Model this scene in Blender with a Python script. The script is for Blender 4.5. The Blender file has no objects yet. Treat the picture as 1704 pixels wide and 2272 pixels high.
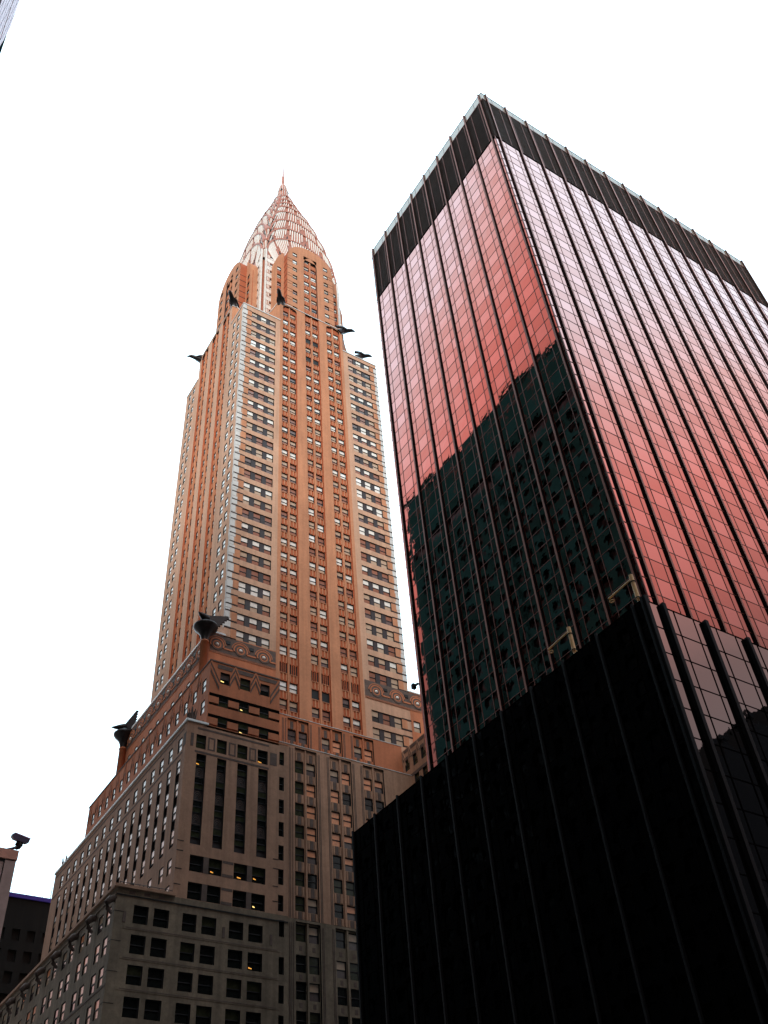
import bpy, math, random
from mathutils import Vector, Matrix
random.seed(7)
R_ = math.radians
scene = bpy.context.scene
COL = scene.collection

# ------------------------------------------------------------------ camera
cd = bpy.data.cameras.new("camera")
cam = bpy.data.objects.new("camera", cd); COL.objects.link(cam)
yaw, pitch, roll = R_(36.143), R_(43.967), R_(-5.358)
fw = Vector((math.sin(yaw)*math.cos(pitch), math.cos(yaw)*math.cos(pitch), math.sin(pitch)))
rt = Vector((math.cos(yaw), -math.sin(yaw), 0)); up = rt.cross(fw)
r2 = math.cos(roll)*rt + math.sin(roll)*up
u2 = -math.sin(roll)*rt + math.cos(roll)*up
cam.matrix_world = Matrix(((r2.x, u2.x, -fw.x, 0), (r2.y, u2.y, -fw.y, 0), (r2.z, u2.z, -fw.z, 1.6), (0, 0, 0, 1)))
cd.sensor_fit = 'HORIZONTAL'; cd.sensor_width = 36; cd.lens = 36*2127.7/1704
cd.clip_start = 0.1; cd.clip_end = 5000
scene.camera = cam

# ------------------------------------------------------------------ world: bright overcast, warmer and dimmer low down behind the viewer
SUN_AZ, SUN_EL = 222.0, 25.0          # compass-style azimuth from +Y towards +X
w = bpy.data.worlds.new("World"); scene.world = w; w.use_nodes = True
nt = w.node_tree; nt.nodes.clear()
N = nt.nodes.new; L = nt.links.new
out = N('ShaderNodeOutputWorld'); bg = N('ShaderNodeBackground'); bg.inputs[1].default_value = 1.0
tc = N('ShaderNodeTexCoord'); sx = N('ShaderNodeSeparateXYZ'); L(tc.outputs['Generated'], sx.inputs[0])
dot = N('ShaderNodeVectorMath'); dot.operation = 'DOT_PRODUCT'
dot.inputs[1].default_value = (math.sin(R_(25)), math.cos(R_(25)), 0); L(tc.outputs['Generated'], dot.inputs[0])
mx = N('ShaderNodeMath'); mx.operation = 'MAXIMUM'; mx.inputs[1].default_value = 0; L(dot.outputs['Value'], mx.inputs[0])
ma = N('ShaderNodeMath'); ma.operation = 'MULTIPLY_ADD'; ma.inputs[1].default_value = 0.7
L(mx.outputs[0], ma.inputs[0]); L(sx.outputs[2], ma.inputs[2])
mn = N('ShaderNodeMath'); mn.operation = 'MINIMUM'; mn.inputs[1].default_value = 0; L(sx.outputs[0], mn.inputs[0])
mw = N('ShaderNodeMath'); mw.operation = 'MULTIPLY_ADD'; mw.inputs[1].default_value = 0.52; L(mn.outputs[0], mw.inputs[0]); L(ma.outputs[0], mw.inputs[2])
nz = N('ShaderNodeTexNoise'); nz.inputs['Scale'].default_value = 2.5; nz.inputs['Detail'].default_value = 4
L(tc.outputs['Generated'], nz.inputs['Vector'])
nm = N('ShaderNodeMath'); nm.operation = 'MULTIPLY_ADD'; nm.inputs[1].default_value = 0.10; L(nz.outputs[0], nm.inputs[0])
ms = N('ShaderNodeMath'); ms.operation = 'SUBTRACT'; ms.inputs[1].default_value = 0.05; L(mw.outputs[0], nm.inputs[2]); L(nm.outputs[0], ms.inputs[0])
cr = N('ShaderNodeValToRGB'); L(ms.outputs[0], cr.inputs[0])
stops = [(0.0, (.16, .15, .15)), (.40, (.36, .37, .38)), (.53, (.50, .37, .35)), (.60, (.95, .55, .50)), (.67, (1.38, .80, .74)),
         (.735, (1.5, 1.4, 1.42)), (.79, (1.65, 2.25, 2.55)), (1.0, (1.75, 2.4, 2.75))]
el = cr.color_ramp.elements
el[0].position = 0; el[0].color = (*[c/3 for c in stops[0][1]], 1)
el[1].position = 1; el[1].color = (*[c/3 for c in stops[-1][1]], 1)
for p, c in stops[1:-1]:
    e = el.new(p); e.color = (*[k/3 for k in c], 1)
sc2 = N('ShaderNodeVectorMath'); sc2.operation = 'SCALE'; sc2.inputs['Scale'].default_value = 3.0; L(cr.outputs[0], sc2.inputs[0])
sky = N('ShaderNodeTexSky'); sky.sky_type = 'NISHITA'; sky.sun_disc = False
sky.sun_elevation = R_(SUN_EL); sky.sun_rotation = R_(SUN_AZ); sky.dust_density = 4
sks = N('ShaderNodeVectorMath'); sks.operation = 'SCALE'; sks.inputs['Scale'].default_value = 0.01; L(sky.outputs[0], sks.inputs[0])
ad = N('ShaderNodeVectorMath'); ad.operation = 'ADD'; L(sc2.outputs[0], ad.inputs[0]); L(sks.outputs[0], ad.inputs[1])
L(ad.outputs[0], bg.inputs[0]); L(bg.outputs[0], out.inputs[0])

sd = bpy.data.lights.new("sun", 'SUN'); sd.energy = 3.8; sd.angle = R_(34); sd.color = (.92, 1.0, .98)
so = bpy.data.objects.new("sun", sd); COL.objects.link(so)
sdir = Vector((math.sin(R_(SUN_AZ))*math.cos(R_(SUN_EL)), math.cos(R_(SUN_AZ))*math.cos(R_(SUN_EL)), math.sin(R_(SUN_EL))))
so.rotation_euler = (-sdir).to_track_quat('-Z', 'Y').to_euler()
so.location = (0, 0, 400)

vs = scene.view_settings; vs.view_transform = 'Standard'; vs.look = 'None'; vs.gamma = 1; vs.exposure = 0.0; vs.use_curve_mapping = False
scene.cycles.max_bounces = 6; scene.cycles.glossy_bounces = 4; scene.cycles.diffuse_bounces = 3
scene.cycles.use_denoising = True
scene.cycles.sample_clamp_indirect = 6

# ------------------------------------------------------------------ materials
def mat(name, col, rough=.85, metal=0, var=0.0, scale=.3, streak=0, spec=.4, emit=None, bump=0, bscale=3, col2=None, fine=0):
    m = bpy.data.materials.new(name); m.use_nodes = True; t = m.node_tree; b = t.nodes['Principled BSDF']
    b.inputs['Roughness'].default_value = rough; b.inputs['Metallic'].default_value = metal
    b.inputs['Specular IOR Level'].default_value = spec
    b.inputs['Base Color'].default_value = (*col, 1)
    if var or streak or fine:
        g = t.nodes.new('ShaderNodeNewGeometry')
        mp = t.nodes.new('ShaderNodeMapping'); t.links.new(g.outputs['Position'], mp.inputs[0])
        n = t.nodes.new('ShaderNodeTexNoise'); n.inputs['Scale'].default_value = scale; n.inputs['Detail'].default_value = 6; n.inputs['Roughness'].default_value = .6
        t.links.new(mp.outputs[0], n.inputs['Vector'])
        r = t.nodes.new('ShaderNodeValToRGB'); r.color_ramp.elements[0].position = .3; r.color_ramp.elements[1].position = .7
        c0 = [max(0, c*(1-var)) for c in col]; c1 = col2 or [min(1, c*(1+var)) for c in col]
        r.color_ramp.elements[0].color = (*c0, 1); r.color_ramp.elements[1].color = (*c1, 1)
        t.links.new(n.outputs[0], r.inputs[0]); o = r.outputs[0]
        if streak:
            mp2 = t.nodes.new('ShaderNodeMapping'); mp2.inputs['Scale'].default_value = (1.3, 1.3, .07); t.links.new(g.outputs['Position'], mp2.inputs[0])
            n2 = t.nodes.new('ShaderNodeTexNoise'); n2.inputs['Scale'].default_value = 1.0; n2.inputs['Detail'].default_value = 5
            t.links.new(mp2.outputs[0], n2.inputs['Vector'])
            r2_ = t.nodes.new('ShaderNodeValToRGB'); r2_.color_ramp.elements[0].position = .35; r2_.color_ramp.elements[1].position = .6
            k = 1-streak; r2_.color_ramp.elements[0].color = (k, k, k, 1); r2_.color_ramp.elements[1].color = (1, 1, 1, 1)
            t.links.new(n2.outputs[0], r2_.inputs[0])
            mm = t.nodes.new('ShaderNodeMix'); mm.data_type = 'RGBA'; mm.blend_type = 'MULTIPLY'; mm.inputs[0].default_value = 1
            t.links.new(o, mm.inputs[6]); t.links.new(r2_.outputs[0], mm.inputs[7]); o = mm.outputs[2]
        if fine:
            n3 = t.nodes.new('ShaderNodeTexNoise'); n3.inputs['Scale'].default_value = 2.2; n3.inputs['Detail'].default_value = 8; n3.inputs['Roughness'].default_value = .75
            t.links.new(g.outputs['Position'], n3.inputs['Vector'])
            r3 = t.nodes.new('ShaderNodeValToRGB'); r3.color_ramp.elements[0].position = .35; r3.color_ramp.elements[1].position = .65
            k = 1-fine; r3.color_ramp.elements[0].color = (k, k, k, 1); r3.color_ramp.elements[1].color = (1, 1, 1, 1)
            t.links.new(n3.outputs[0], r3.inputs[0])
            mm = t.nodes.new('ShaderNodeMix'); mm.data_type = 'RGBA'; mm.blend_type = 'MULTIPLY'; mm.inputs[0].default_value = 1
            t.links.new(o, mm.inputs[6]); t.links.new(r3.outputs[0], mm.inputs[7]); o = mm.outputs[2]
        t.links.new(o, b.inputs['Base Color'])
    if bump:
        g = t.nodes.new('ShaderNodeNewGeometry'); n = t.nodes.new('ShaderNodeTexNoise'); n.inputs['Scale'].default_value = bscale; n.inputs['Detail'].default_value = 2
        t.links.new(g.outputs['Position'], n.inputs['Vector'])
        bp = t.nodes.new('ShaderNodeBump'); bp.inputs['Strength'].default_value = bump; bp.inputs['Distance'].default_value = .1
        t.links.new(n.outputs[0], bp.inputs['Height']); t.links.new(bp.outputs[0], b.inputs['Normal'])
    if emit:
        b.inputs['Emission Color'].default_value = (*emit[0], 1); b.inputs['Emission Strength'].default_value = emit[1]
    return m

M = {}
M['brick'] = mat('pale_tan_brick', (.58, .238, .122), var=.14, scale=.12, streak=.16, fine=.16)
M['brick_w'] = mat('pale_lit_brick', (.63, .35, .23), var=.12, scale=.12, streak=.16, fine=.16)  # paler shaft brick; lit look of wings and left side painted in
M['brick_or'] = mat('orange_brick', (.43, .10, .036), var=.14, scale=.3, fine=.12)
M['band'] = mat('dark_brick_band', (.035, .018, .014), var=.2)
M['quoin'] = mat('pale_grey_quoin_stone', (.66, .62, .60), var=.1, scale=.5, streak=.1, fine=.1)
M['brick_e'] = mat('orange_brown_brick', (.56, .185, .085), var=.14, scale=.2, streak=.14, fine=.15)
M['brick_d'] = mat('brown_grey_brick', (.47, .255, .165), var=.14, scale=.25, streak=.22, fine=.2)
M['stone_g'] = mat('soot_grey_limestone', (.24, .175, .12), var=.25, scale=.3, streak=.3, fine=.3)
M['inlay'] = mat('grey_inlay_brick', (.13, .085, .07), var=.25, scale=1, fine=.2)
M['reveal'] = mat('window_reveal', (.012, .009, .01), rough=.7)  # near black: the shade of the recess is put into the colour
M['panel'] = mat('dark_bronze_panel', (.022, .013, .014), rough=.5, var=.2, scale=1)
M['steelrib'] = mat('polished_steel_rib', (.80, .70, .62), rough=.45, metal=.15)
M['steel'] = mat('tarnished_steel_sheet', (.40, .125, .07), rough=.5, metal=.2, var=.35, scale=1.2)
M['steel_w'] = mat('bright_steel_sheet', (.72, .64, .58), rough=.45, metal=.2, var=.15, scale=1)
M['black'] = mat('black_opening', (.004, .004, .004), rough=.6)
M['coping'] = mat('skylit_white_coping', (.93, .92, .90), rough=.5)  # white colour stands in for sky light caught on the ledge tops
M['darkmetal'] = mat('dark_cast_metal', (.022, .016, .016), rough=.4, metal=.5, var=.3, scale=2)
M['frame'] = mat('black_window_frame', (.012, .010, .012), rough=.5)
M['rail'] = mat('dark_railing_metal', (.04, .03, .03), rough=.5, metal=.6)
# window panes: dark rooms, blinds; rust, amber, white, some pale hold painted reflections
PANES = [mat('pane_dark', (.012, .013, .012), rough=.06, spec=.5), mat('pane_tan_blind', (.47, .32, .22), rough=.12, spec=.6, var=.12, scale=2),
         mat('pane_rust_reflection', (.25, .09, .05), rough=.12, spec=.6, var=.2, scale=2), mat('pane_pale_blind_sky', (.80, .74, .68), rough=.15, spec=.7, var=.08, scale=2),
         mat('pane_grey_blind', (.12, .085, .08), rough=.12, spec=.6, var=.2, scale=2), mat('pane_green_shade', (.04, .042, .024), rough=.12, spec=.4, var=.35, scale=2),
         mat('pane_amber_reflection', (.85, .33, .17), rough=.12, spec=.6, var=.15, scale=2), mat('pane_white_reflection', (.95, .93, .92), rough=.1, spec=1)]
M['lamp'] = mat('lit_ceiling_lamp', (1, .8, .3), emit=((1, .72, .22), 1.6))
M['lamp2'] = mat('dim_ceiling_lamp', (1, .5, .1), emit=((1, .42, .06), .8))

# ------------------------------------------------------------------ mesh helpers
class MB:
    def __init__(s): s.v = []; s.f = []; s.m = []
    def quad(s, pts, m=0):
        i = len(s.v); s.v += [tuple(p) for p in pts]; s.f.append(tuple(range(i, i+len(pts)))); s.m.append(m)
    def hexa(s, p, m=0):      # p: 8 points, bottom ring then top ring
        i = len(s.v); s.v += [tuple(q) for q in p]
        for f in ((0, 3, 2, 1), (4, 5, 6, 7), (0, 1, 5, 4), (1, 2, 6, 5), (2, 3, 7, 6), (3, 0, 4, 7)):
            s.f.append(tuple(i+k for k in f)); s.m.append(m)
    def box(s, x0, x1, y0, y1, z0, z1, m=0):
        s.hexa([(x0, y0, z0), (x1, y0, z0), (x1, y1, z0), (x0, y1, z0), (x0, y0, z1), (x1, y0, z1), (x1, y1, z1), (x0, y1, z1)], m)
    def bar(s, a, b, r, m=0, n=6, r2=None):
        a = Vector(a); b = Vector(b); d = (b-a).normalized(); x = d.orthogonal().normalized(); y = d.cross(x); i = len(s.v)
        r2 = r if r2 is None else r2
        for c, rr in ((a, r), (b, r2)):
            for k in range(n):
                t = 2*math.pi*k/n; s.v.append(tuple(c + (x*math.cos(t)+y*math.sin(t))*rr))
        for k in range(n):
            s.f.append((i+k, i+(k+1) % n, i+n+(k+1) % n, i+n+k)); s.m.append(m)
        s.f.append(tuple(i+k for k in range(n))); s.m.append(m); s.f.append(tuple(i+n+k for k in reversed(range(n)))); s.m.append(m)
    def lathe(s, c, prof, n=20, m=0):
        i = len(s.v)
        for r, z in prof:
            for k in range(n):
                t = 2*math.pi*k/n; s.v.append((c[0]+r*math.cos(t), c[1]+r*math.sin(t), c[2]+z))
        for j in range(len(prof)-1):
            for k in range(n):
                s.f.append((i+j*n+k, i+j*n+(k+1) % n, i+(j+1)*n+(k+1) % n, i+(j+1)*n+k)); s.m.append(m)
    def loft(s, path, n=10, m=0):   # path: (point, half width, half height)
        i = len(s.v); P = [Vector(p[0]) for p in path]
        for j, (p, a, b) in enumerate(path):
            t = (P[min(j+1, len(P)-1)]-P[max(j-1, 0)]).normalized()
            x = t.cross(Vector((0, 0, 1))); x = x.normalized() if x.length > 1e-4 else Vector((1, 0, 0)); y = x.cross(t)
            for k in range(n):
                q = 2*math.pi*k/n; s.v.append(tuple(P[j]+x*math.cos(q)*a+y*math.sin(q)*b))
        for j in range(len(path)-1):
            for k in range(n):
                s.f.append((i+j*n+k, i+j*n+(k+1) % n, i+(j+1)*n+(k+1) % n, i+(j+1)*n+k)); s.m.append(m)
        s.f.append(tuple(i+k for k in range(n))); s.m.append(m)
        e = i+(len(path)-1)*n; s.f.append(tuple(e+k for k in reversed(range(n)))); s.m.append(m)
    def build(s, name, mats, parent=None, smooth=False):
        me = bpy.data.meshes.new(name); me.from_pydata(s.v, [], s.f); me.update()
        for k in mats: me.materials.append(M[k] if isinstance(k, str) else k)
        me.polygons.foreach_set('material_index', s.m)
        if smooth: me.polygons.foreach_set('use_smooth', [True]*len(s.f))
        o = bpy.data.objects.new(name, me); COL.objects.link(o)
        if parent: o.parent = parent
        return o
def thing(name, label, cat, loc=(0, 0, 0), group=None):
    o = bpy.data.objects.new(name, None); COL.objects.link(o); o.location = (0, 0, 0)
    o['label'] = label; o['category'] = cat
    if group: o['group'] = group
    return o
def struct(name, mb, mats):
    o = mb.build(name, mats); o['kind'] = 'structure'; return o

class Fc:                       # a facade plane: F faces -Y, L faces -X, B faces +Y, R faces +X
    def __init__(s, k, c): s.k = k; s.c = c
    def P(s, u, z, d=0):
        return {'F': (u, s.c-d, z), 'L': (s.c-d, u, z), 'B': (u, s.c+d, z), 'R': (s.c+d, u, z)}[s.k]
    def off(s, d): return Fc(s.k, s.c-d if s.k in 'FL' else s.c+d)
def fbox(mb, fc, u0, u1, z0, z1, d0, d1, m=0):
    P = fc.P
    mb.hexa([P(u0, z0, d0), P(u1, z0, d0), P(u1, z0, d1), P(u0, z0, d1), P(u0, z1, d0), P(u1, z1, d0), P(u1, z1, d1), P(u0, z1, d1)], m)
def wall(mb, fc, u0, u1, z0, z1, ops=(), depth=.35, m=0, rm=1, top=None, ubreaks=()):
    """wall sheet with real rectangular openings and their reveals; top(u) optionally clips the upper edge"""
    ops = [(max(a, u0), min(b, u1), max(c, z0), min(d, z1)) for a, b, c, d in ops]
    us = sorted({round(x, 4) for o in ops for x in o[:2]} | {u0, u1} | {x for x in ubreaks if u0 < x < u1})
    zs = sorted({round(x, 4) for o in ops for x in o[2:]} | {z0, z1})
    ops = [tuple(round(x, 4) for x in o) for o in ops]
    T = top or (lambda u: z1)
    for i in range(len(us)-1):
        a, b = us[i], us[i+1]; mid = (a+b)/2
        col = [o for o in ops if o[0] <= mid <= o[1]]
        run = None
        for j in range(len(zs)-1):
            c, d = zs[j], zs[j+1]; zm = (c+d)/2
            hole = any(o[2] <= zm <= o[3] for o in col)
            if not hole:
                if run is None: run = c
            if (hole or j == len(zs)-2) and run is not None:
                e = c if hole else d
                pts = [fc.P(a, min(run, T(a))), fc.P(b, min(run, T(b))), fc.P(b, min(e, T(b))), fc.P(a, min(e, T(a)))]
                if max(min(e, T(a))-min(run, T(a)), min(e, T(b))-min(run, T(b))) > .01: mb.quad(pts, m)
                run = None
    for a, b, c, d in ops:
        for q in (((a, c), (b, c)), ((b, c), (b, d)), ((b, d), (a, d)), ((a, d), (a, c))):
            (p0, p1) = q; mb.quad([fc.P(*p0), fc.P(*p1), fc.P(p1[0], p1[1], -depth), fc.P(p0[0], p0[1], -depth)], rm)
def arch_fill(mb, fc, a, b, zs, zt, m=0, rm=1, depth=.35, p=2.0, n=12, ztop=None):
    c = (a+b)/2; r = (b-a)/2; ztop = ztop or zt
    f = lambda u: zs+(zt-zs)*max(0, 1-abs((u-c)/r)**p)**(1/p)
    for i in range(n):
        x0 = a+(b-a)*(1-math.cos(math.pi*i/n))/2; x1 = a+(b-a)*(1-math.cos(math.pi*(i+1)/n))/2
        mb.quad([fc.P(x0, f(x0)), fc.P(x1, f(x1)), fc.P(x1, ztop), fc.P(x0, ztop)], m)
        mb.quad([fc.P(x0, f(x0)), fc.P(x1, f(x1)), fc.P(x1, f(x1), -depth), fc.P(x0, f(x0), -depth)], rm)

WINS = []    # collected windows of the tall brick tower
def win(fc, u0, u1, z0, z1, depth=.33, k=(1, 2), rail=.5, lamp=0):
    WINS.append((fc, u0, u1, z0, z1, depth, k, rail, lamp))
def win_mesh(fmb, pmb, w_):
    fc, u0, u1, z0, z1, dp, k, rail, lamp = w_
    t = .07; d0, d1 = -dp, -dp+.09; zm = z0+(z1-z0)*rail
    for a in ((u0, u1, z0, z0+t), (u0, u1, z1-t, z1), (u0, u0+t, z0+t, z1-t), (u1-t, u1, z0+t, z1-t)): fbox(fmb, fc, *a, d0, d1)
    if rail: fbox(fmb, fc, u0+t, u1-t, zm-.06, zm+.06, d0, d1+.02)
    if rail:
        pmb.quad([fc.P(u0, zm, d0+.05), fc.P(u1, zm, d0+.05), fc.P(u1, z1, d0+.05), fc.P(u0, z1, d0+.05)], k[0])
        pmb.quad([fc.P(u0, z0, d0+.02), fc.P(u1, z0, d0+.02), fc.P(u1, zm, d0+.02), fc.P(u0, zm, d0+.02)], k[1])
    else: pmb.quad([fc.P(u0, z0, d0+.03), fc.P(u1, z0, d0+.03), fc.P(u1, z1, d0+.03), fc.P(u0, z1, d0+.03)], k[0])
def pick(ws):
    r = random.random()*sum(w for _, w in ws)
    for k, w in ws:
        r -= w
        if r <= 0: return k
    return ws[-1][0]

# ------------------------------------------------------------------ the tall brick tower
T = thing('skyscraper', 'tall tapering orange brick tower with a ribbed steel crown, needle spire and winged corner ornaments', 'skyscraper')
CX, CY = 72.55, 139.7
SX0, SX1, SY0, SY1 = 53.6, 91.5, 123.0, 156.4
FH = 3.715; ZT = [200.87-FH*i for i in range(31)]           # window heads of the shaft
F = Fc('F', SY0); Lf = Fc('L', SX0)

def floor_tone():
    return pick([((3, 1), 2.5), ((3, 2), 2), ((1, 2), 3), ((1, 1), 2), ((2, 2), 3), ((1, 4), 1.5), ((3, 3), .8), ((7, 3), .5), ((2, 4), 1), ((1, 0), .8), ((3, 0), .5), ((4, 0), .4)])
TONE = {}
def tone_at(z, seed):
    key = (round(z), seed)
    if key not in TONE: TONE[key] = floor_tone()
    return TONE[key] if random.random() < .6 else floor_tone()

# shaft front wings ---------------------------------------------------
sh = MB()       # 0 brick 1 reveal 2 band 3 quoin 4 panel 5 orange brick
WH = 2.42
LW = [(55.85, 57.4), (58.35, 59.9), (60.82, 62.33)]; RW = [(82.95, 84.5), (85.4, 86.95), (87.9, 89.45)]
wzs = [z for z in ZT if z > 103]
rzs = [z for z in ZT if z > 103]+[95.85, 92.3]
def wing_ops(cols, zs): return [(cols[0][0], cols[-1][1], z-WH, z) for z in zs]
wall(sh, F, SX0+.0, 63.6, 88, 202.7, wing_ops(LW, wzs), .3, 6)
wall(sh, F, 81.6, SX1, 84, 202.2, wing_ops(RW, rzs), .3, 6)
for cols, zs, s in ((LW, wzs, 1), (RW, rzs, 2)):
    for z in zs:
        for c in cols: win(F, c[0], c[1], z-WH, z, .3, tone_at(z, s))
        for a, b in zip(cols[:-1], cols[1:]): fbox(sh, F, a[1], b[0], z-WH, z, -.3, -.12, 4)
        ua, ub = ((SX0+1.15, cols[0][0]) if s == 1 else (cols[-1][1], SX1-.9))
        for zz in (z-.2, z-WH+.05): fbox(sh, F, SX0-.06 if s == 1 else ua, ub if s == 1 else SX1+.06, zz, zz+.3, -.05, .06, 2)
        fbox(sh, F, ua+.05, ub, z-WH+.35, z-.2, 0, .05, 0)
# pale quoins at the corner
for i in range(46):
    z = 104.3+i*2.14
    fbox(sh, F, SX0-.04, SX0+(.85 if i % 2 else 1.1), z, z+2.06, 0, .045, 3)
    if z < 200: fbox(sh, F, SX1-(.7 if i % 2 else .95), SX1+.04, z, z+2.06, 0, .045, 3)
    fbox(sh, Lf, SY0-.04, SY0+(.5 if i % 2 else .7), z, z+2.06, 0, .045, 3)
# shaft front centre: three tall slots of paired windows
SLOTS = [(64.35, 68.25), (70.67, 74.67), (76.9, 80.85)]
PAIRS = [((64.5, 66.03), (66.55, 68.1)), ((70.82, 72.35), (72.95, 74.5)), ((77.03, 78.58), (79.13, 80.7))]
CZ = [200.87+FH*2, 200.87+FH]+ZT
def slot_top(fc, mb, slots, ztop):
    for a, b in slots: arch_fill(mb, fc, a, b, ztop-1.3, ztop, 0, 1, .4, p=3.2, ztop=ztop)
wall(sh, F, 63.6, 81.6, 87.6, 210.75, [(a, b, 87.6, 210.35) for a, b in (SLOTS[0], SLOTS[2])]+[(SLOTS[1][0], SLOTS[1][1], 87.6, 210.75)], .4, 0, 5)
slot_top(F, sh, (SLOTS[0], SLOTS[2]), 210.35)
Fi = F.off(-.4)
lou = MB()
def paired(mb, fc, pair, zs, hh, z0, z1, seed, special=()):
    a, b = pair; ua, ub = a[0]-.15, b[1]+.15
    ops = [(c[0], c[1], z-hh, z) for z in zs for c in (a, b)]
    wall(mb, fc, ua, ub, z0, z1, ops, .3, 5, 1)
    fbox(mb, fc, a[1]+.12, b[0]-.12, z0, z1, 0, .22, 0)                      # pale mullion pier
    for i, z in enumerate(zs):
        nz_ = zs[i+1] if i+1 < len(zs) else z-FH
        for c in (a, b):
            for q in (.06, .5, .94):
                u = c[0]+(c[1]-c[0])*q
                if nz_ < z-hh-.3: fbox(mb, fc, u-.11, u+.11, max(z0, nz_+.12), z-hh-.12, 0, .1, 0)
            fbox(mb, fc, c[0]-.04, c[1]+.04, z-hh-.12, z-hh, 0, .14, 0)
            if (round(z, 1), seed) in special: continue
            win(fc, c[0], c[1], z-hh, z, .3, tone_at(z, seed))
for s, p in enumerate(PAIRS):
    zs = [z for z in CZ if z > 90]
    if s != 1: zs = [z for z in zs if z < 209.5]
    blk = {(round(z, 1), 10+s) for z in zs if abs(z-101.0) < 1.9}
    if s == 1: blk |= {(round(CZ[2]-0*FH, 1), 11), (round(CZ[4], 1), 11)} | {(round(z, 1), 11) for z in zs if abs(z-97.1) < 1.0}
    top = 210.3 if s != 1 else 210.75
    paired(sh, Fi, p, zs, 2.05, 87.6, top, 10+s, blk)
    for z in zs:
        if (round(z, 1), 10+s) in blk:
            for c in p:
                lou = MB(); fbox(lou, Fi, c[0], c[1], z-2.05, z, -.3, -.12, 0)
                if abs(z-101) < 2:
                    for q in (.25, .5, .75): fbox(lou, Fi, c[0]+(c[1]-c[0])*q-.06, c[0]+(c[1]-c[0])*q+.06, z-2.4, z, -.12, .06, 1)
                lou.build('louvre_panel', ['black', 'brick_or'], T)
# shaft left side ------------------------------------------------------
def left_cols(): return [(125.0, 126.35), (127.4, 128.75)], [(150.9, 152.2), (153.3, 154.6)]
NW, FW = left_cols()
LZ = [z for z in ZT if z > 103]
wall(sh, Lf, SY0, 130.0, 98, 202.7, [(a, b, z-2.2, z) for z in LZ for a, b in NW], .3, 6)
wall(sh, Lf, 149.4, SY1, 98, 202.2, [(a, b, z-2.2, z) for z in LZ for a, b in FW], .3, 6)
for z in LZ:
    for a, b in NW+FW: win(Lf, a, b, z-2.2, z, .2, pick([((7, 7), 5), ((7, 3), 3), ((3, 1), 1)]))
LS = [(131.45, 135.35), (137.75, 141.65), (144.05, 147.95)]
LP = [((a+.15, a+1.6), (a+2.3, a+3.75)) for a, _ in LS]
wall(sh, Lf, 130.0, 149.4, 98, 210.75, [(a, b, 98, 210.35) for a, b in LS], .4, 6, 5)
slot_top(Lf, sh, LS, 210.35)
Li = Lf.off(-.4)
for s, p in enumerate(LP):
    zs = [z for z in CZ if 103 < z < 209.5]
    ops = [(c[0], c[1], z-2.05, z) for z in zs for c in p]
    wall(sh, Li, p[0][0]-.15, p[1][1]+.15, 98, 210.3, ops, .3, 5, 1)
    fbox(sh, Li, p[0][1]+.15, p[1][0]-.15, 98, 210.3, 0, .3, 0)
    for z in zs:
        for c in p: win(Li, c[0], c[1], z-2.05, z, .2, pick([((7, 3), 4), ((3, 3), 3), ((3, 1), 2)]))
        for c in p:
            for q in (.06, .5, .94):
                u = c[0]+(c[1]-c[0])*q; fbox(sh, Li, u-.1, u+.1, z-FH+.1, z-2.15, 0, .08, 0)
# closed body behind the detailed sheets
sh.box(SX0+.75, SX1, SY0+.75, SY1, 60, 202.0, 0)
sh.box(63.6+.02, 81.6, SY0+.75, SY1-.1, 202.0, 210.6, 0)
sh.box(SX0+.75, SX1-.1, 130.0, 149.4, 202.05, 210.55, 0)
sh.quad([(63.6, SY0, 202), (63.6, SY0+9, 202), (63.6, SY0+9, 210.75), (63.6, SY0, 210.75)], 0)
sh.quad([(81.6, SY0, 202), (81.6, SY0+9, 202), (81.6, SY0+9, 210.75), (81.6, SY0, 210.75)], 0)
sh.quad([(SX0, 130, 202), (SX0+9, 130, 202), (SX0+9, 130, 210.75), (SX0, 130, 210.75)], 0)
sh.quad([(SX0, 149.4, 202), (SX0+9, 149.4, 202), (SX0+9, 149.4, 210.75), (SX0, 149.4, 210.75)], 0)
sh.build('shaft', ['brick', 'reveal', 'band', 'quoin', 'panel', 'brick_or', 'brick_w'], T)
def copings(mk, *bs):
    for b_ in bs: c_ = MB(); c_.box(*b_); c_.build('coping', [mk], T)
copings('quoin', (SX0-.12, 63.6, SY0-.12, SY0+.8, 202.7, 203.05), (SX0-.12, SX0+.8, SY0+.8, 130, 202.7, 203.05),
        (SX0-.12, SX0+.8, 149.4, SY1, 202.2, 202.5), (81.6, SX1+.1, SY0-.12, SY0+.8, 202.2, 202.5), (SX0+.8, SX1, SY0+.8, SY1, 202.05, 202.3),
        (63.5, 81.7, SY0-.1, SY0+1, 210.75, 211.0), (SX0-.1, SX0+1, 129.9, 149.5, 210.75, 211.0))
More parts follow.
